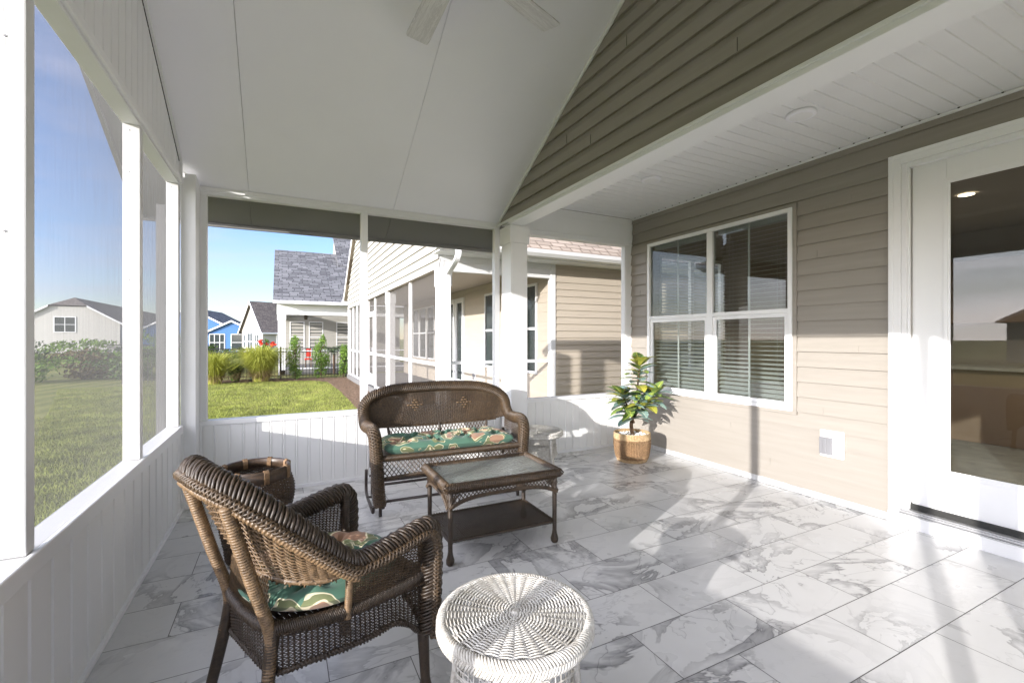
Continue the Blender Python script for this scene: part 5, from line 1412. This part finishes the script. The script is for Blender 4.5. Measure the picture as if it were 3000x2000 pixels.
ograss('ornamental_grass', 'low darker grass clump between the two fountain grasses', -1.5, 19.1, .8, .6, 700, 'leaf_mid', seed=4, dry=.1)
def leafcloud(b, r, cx, cy, cz, rx, ry, rz, n, s, shape=None):
    cl = [(r.gauss(0,.45), r.gauss(0,.45), r.uniform(-1,1)) for _ in range(max(6, n//90))]
    for _ in range(n):
        k = r.choice(cl); q = V((k[0]+r.gauss(0,.22), k[1]+r.gauss(0,.22), k[2]+r.gauss(0,.16)))
        if q.length > 1.25: continue
        sc_ = shape(q.z) if shape else 1
        p = V((cx+q.x*rx*sc_, cy+q.y*ry*sc_, cz+q.z*rz))
        a = V((r.gauss(0,1), r.gauss(0,1), r.gauss(0,1)+.6)).normalized(); u = a.orthogonal().normalized()*s*r.uniform(.6,1.3); v = a.cross(u)*.5
        b.quad(p-u, p+v, p+u, p-v)
def shrub(name, label, cat, x, y, h, w_, n, s, mat, seed, group=None, trunk=True, base=GZ, cone=True):
    r = random.Random(seed); t = thing(name, label, cat, (x, y, base), group=group)
    b = MB(); leafcloud(b, r, x, y, base+h*.54, w_/2, w_/2, h*.46, n, s, (lambda q: 1-.35*max(0, q)) if cone else None); b.build('crown', M[mat], t)
    if trunk:
        b = MB(); b.tube([(x,y,base),(x+.02*h,y,base+h*.5),(x,y+.01,base+h*.8)], [.03*h*.6,.02*h*.6,.01*h*.5], 7)
        for k in range(6):
            a = k*1.1; zz = base+h*(.25+.09*k); b.tube([(x,y,zz),(x+w_*.35*math.cos(a),y+w_*.35*math.sin(a),zz+h*.12)], [.012*h,.005*h], 5)
        b.build('trunk', M['bark'], t)
shrub('evergreen_shrub', 'narrow green shrub by the fence, just right of the white porch column', 'shrub', .42, 19.0, 1.55, .55, 2600, .035, 'leaf_light', 11, 'narrow shrubs along the fence')
shrub('evergreen_shrub', 'narrow green shrub in the middle of the three along the fence', 'shrub', 1.32, 18.95, 1.6, .62, 3000, .035, 'leaf_light', 12, 'narrow shrubs along the fence')
shrub('evergreen_shrub', 'narrow green shrub nearest the cream neighbour house', 'shrub', 2.15, 19.0, 1.3, .5, 2000, .035, 'leaf_light', 13, 'narrow shrubs along the fence')
# potted palm in the far porch
pt_ = thing('potted_palm', 'dark green palm with arching fronds on the porch of the gray roofed house', 'palm', (2.0, 21.0, GZ))
r = random.Random(5); b = MB()
for k in range(16):
    a = k*2.4; Lf = r.uniform(.9, 1.25); ri = []
    for q in range(9):
        s = q/8; ri.append(V((2.0+Lf*.75*s*math.cos(a), 21.0+Lf*.75*s*math.sin(a), GZ+.8+Lf*1.25*s-1.05*Lf*s*s)))
    for q in range(1, 9):
        tg = (ri[q]-ri[q-1]).normalized(); sd_ = tg.cross(V((0,0,1))).normalized()
        for sg in (-1, 1):
            for mm_ in (0, .5):
                p = ri[q-1].lerp(ri[q], mm_); e = p + sd_*sg*.16 + tg*.10 - V((0,0,.06)); b.quad(p-tg*.012, p+tg*.012, e)
b.build('fronds', M['leaf_dark'], pt_)
b = MB(); b.tube([(2,21,GZ),(2,21,GZ+.85)], .05, 8); b.build('trunk', M['bark'], pt_)
fl = thing('red_flower_plant', 'tall plant with big red and orange leaves behind the fence by the white column', 'plant', (-.62, 20.4, GZ))
b = MB(); r = random.Random(8); leafcloud(b, r, -.62, 20.4, .75, .28, .28, .45, 900, .05); b.build('leaves', M['leaf_mid'], fl)
b = MB(); leafcloud(b, r, -.74, 20.4, 1.16, .10, .12, .13, 110, .05); leafcloud(b, r, -.42, 20.4, 1.08, .20, .14, .10, 150, .045); b.build('blossom', M['flower'], fl)
rc = thing('red_chair', 'red chair on the porch of the gray roofed house', 'chair', (1.1, 22.6, 0))
b = MB(); b.box(.98,1.16,22.5,22.56,.5,.86); b.build('backrest', M['flower'], rc); b = MB(); b.box(.92,1.2,22.5,22.95,.36,.42); b.build('seat', M['flower'], rc)
for xx in (.94, 1.16):
    for yy in (22.52, 22.9):
        b = MB(); b.box(xx,xx+.03,yy,yy+.03,-.02,.36); b.build('leg', M['bark'], rc)
# left garden seen through the side screens
gr = 'shrubs along the left garden edge'
spec = [(-8.2, 21.5, 1.2, 2.4, 'leaf_light', 'round light green bush in the left garden, nearest the first post'), (-6.6, 23.0, 1.05, 2.2, 'leaf_bronze', 'brownish bush in the left garden bed'), (-5.2, 22.0, 1.2, 2.2, 'leaf_mid', 'mid green bush in the left garden near the slim post'), (-10.5, 23.5, 1.5, 2.6, 'leaf_mid', 'mid green bush at the far left of the garden'), (-6.3, 33, 1.9, 3.0, 'leaf_light', 'large yellow green shrub before the pale house wall'), (-9.0, 31, 1.4, 3.0, 'leaf_light', 'low yellow green shrub before the pale house'), (-13.5, 33, 1.9, 3.6, 'leaf_dark', 'dark rounded shrub before the pale house, furthest left'), (-3.9, 28, 1.4, 2.0, 'leaf_mid', 'small green shrub seen beside the corner post')]
for i, (x, y, h, w_, mt, lab) in enumerate(spec):
    shrub('garden_shrub', lab, 'shrub', x, y, h, w_, 1700, .075, mt, 30+i, gr, trunk=True, cone=False)
r = random.Random(77); b = MB()
for k in range(60):
    x = -22 + k*.34; leafcloud(b, r, x, 41 + .6*math.sin(x), .0+.12*math.sin(x*1.7), .55, .5, .5, 170, .10)
tag(b.build('hedge', M['leaf_dark']), 'long low dark hedge running in front of the pale house', 'hedge')
r = random.Random(78)
for i, (x, y, h) in enumerate([(-46, 105, 8), (-52, 112, 9.5), (-60, 110, 9)]):
    shrub('background_tree', ['leafy tree peeking over the pale house roof', 'taller leafy tree behind the pale house', 'leftmost leafy tree behind the pale house'][i], 'tree', x, y, h, 7, 2600, .35, 'leaf_dark', 60+i, 'trees behind the pale house', cone=False)

# ================================================================== inside the house behind the glass
kb = thing('kitchen_cabinets', 'tan kitchen cabinets with a black wall oven seen dimly through the glass door', 'cabinets', (8.0, .9, .03))
b = MB(); b.box(7.6, 8.2, .6, 4.2, .03, .92); b.build('base_cabinet', M['cabinet'], kb, bevel=.01)
b = MB(); b.box(7.55, 8.2, .6, 4.2, .92, .96); b.build('counter', M['counter'], kb)
b = MB(); b.box(7.85, 8.2, 2.0, 4.2, 1.5, 2.3); b.build('wall_cabinet', M['cabinet'], kb, bevel=.01)
b = MB(); b.box(7.6, 8.2, .6, 1.35, .97, 2.3); b.build('tall_cabinet', M['cabinet'], kb, bevel=.01)
b = MB(); b.box(7.58, 7.6, .68, 1.28, 1.0, 1.6); b.build('oven', M['oven'], kb)
il = thing('kitchen_island', 'dark kitchen island with a pale stone top seen through the glass door', 'island', (6.3, -.6, .03))
b = MB(); b.box(5.9, 6.8, -1.6, .55, .03, .9); b.build('body', M['oven'], il, bevel=.01); b = MB(); b.box(5.85, 6.85, -1.65, .6, .9, .94); b.build('top', M['counter'], il)
for i, (x, y) in enumerate([(5.2, 2.3), (6.0, 2.0), (5.8, .9), (7.2, .2)]):
    t = thing('downlight', ['lit recessed downlight nearest the door inside the house', 'lit recessed downlight second from the left in the kitchen ceiling', 'lit recessed downlight over the kitchen floor', 'lit recessed downlight over the oven'][i], 'ceiling light', (x, y, 2.715), group='lit kitchen downlights')
    b = MB(); b.lathe([(0, 0), (.06, 0)], 20, (x, y, 2.712)); b.build('lens', M['lamp'], t); b = MB(); b.lathe([(.06, 0), (.08, .004)], 20, (x, y, 2.711)); b.build('rim', M['trim'], t)
    ld = bpy.data.lights.new('downlight_lamp', 'SPOT'); ld.energy = 22; ld.spot_size = math.radians(130); ld.color = (1, .85, .68); ld.shadow_soft_size = .05; lo_ = bpy.data.objects.new('downlight_lamp', ld); C.objects.link(lo_); lo_.parent = t; lo_.location = (0, 0, -.01)
ba = thing('floor_basket', 'low dark woven basket on the carpet just inside the glass door', 'basket', (4.42, 1.33, .03))
b = MB()
for j in range(14):
    P = []; NN = []
    for i in range(80):
        a = 2*math.pi*i/80; rr_ = .20 + .04*j/13 + .006*math.cos(math.pi*i/2*1.0+math.pi*(j % 2)); P.append(V((rr_*math.cos(a), rr_*math.sin(a)*.9, .012+j*.0115))); NN.append(V((math.cos(a), math.sin(a), 0)))
    b.strand(P, NN, .013, .008, closed=True)
b.build('body', M['wicker'], ba, local=True)
b = MB(); b.lathe([(0,.006),(.2,.008)], 24); b.build('bottom', M['wicker_dark'], ba, local=True)
ac = thing('side_chair', 'dark wooden armchair with beige upholstery inside the house', 'chair', (5.0, 2.1, .03))
b = MB(); b.box(4.75, 5.25, 1.95, 2.5, .35, .47); b.build('seat', M['fabric'], ac, bevel=.03); b = MB(); b.box(4.75, 5.25, 2.42, 2.55, .47, 1.0); b.build('backrest', M['fabric'], ac, bevel=.04)
for xx in (4.76, 5.2):
    for yy in (1.95, 2.46):
        b = MB(); b.box(xx, xx+.045, yy, yy+.045, .03, .60 if yy < 2 else .35); b.build('leg', M['armchair'], ac)
for xx in (4.74, 5.2):
    b = MB(); b.box(xx, xx+.07, 1.9, 2.5, .60, .635); b.build('armrest', M['armchair'], ac, bevel=.01)
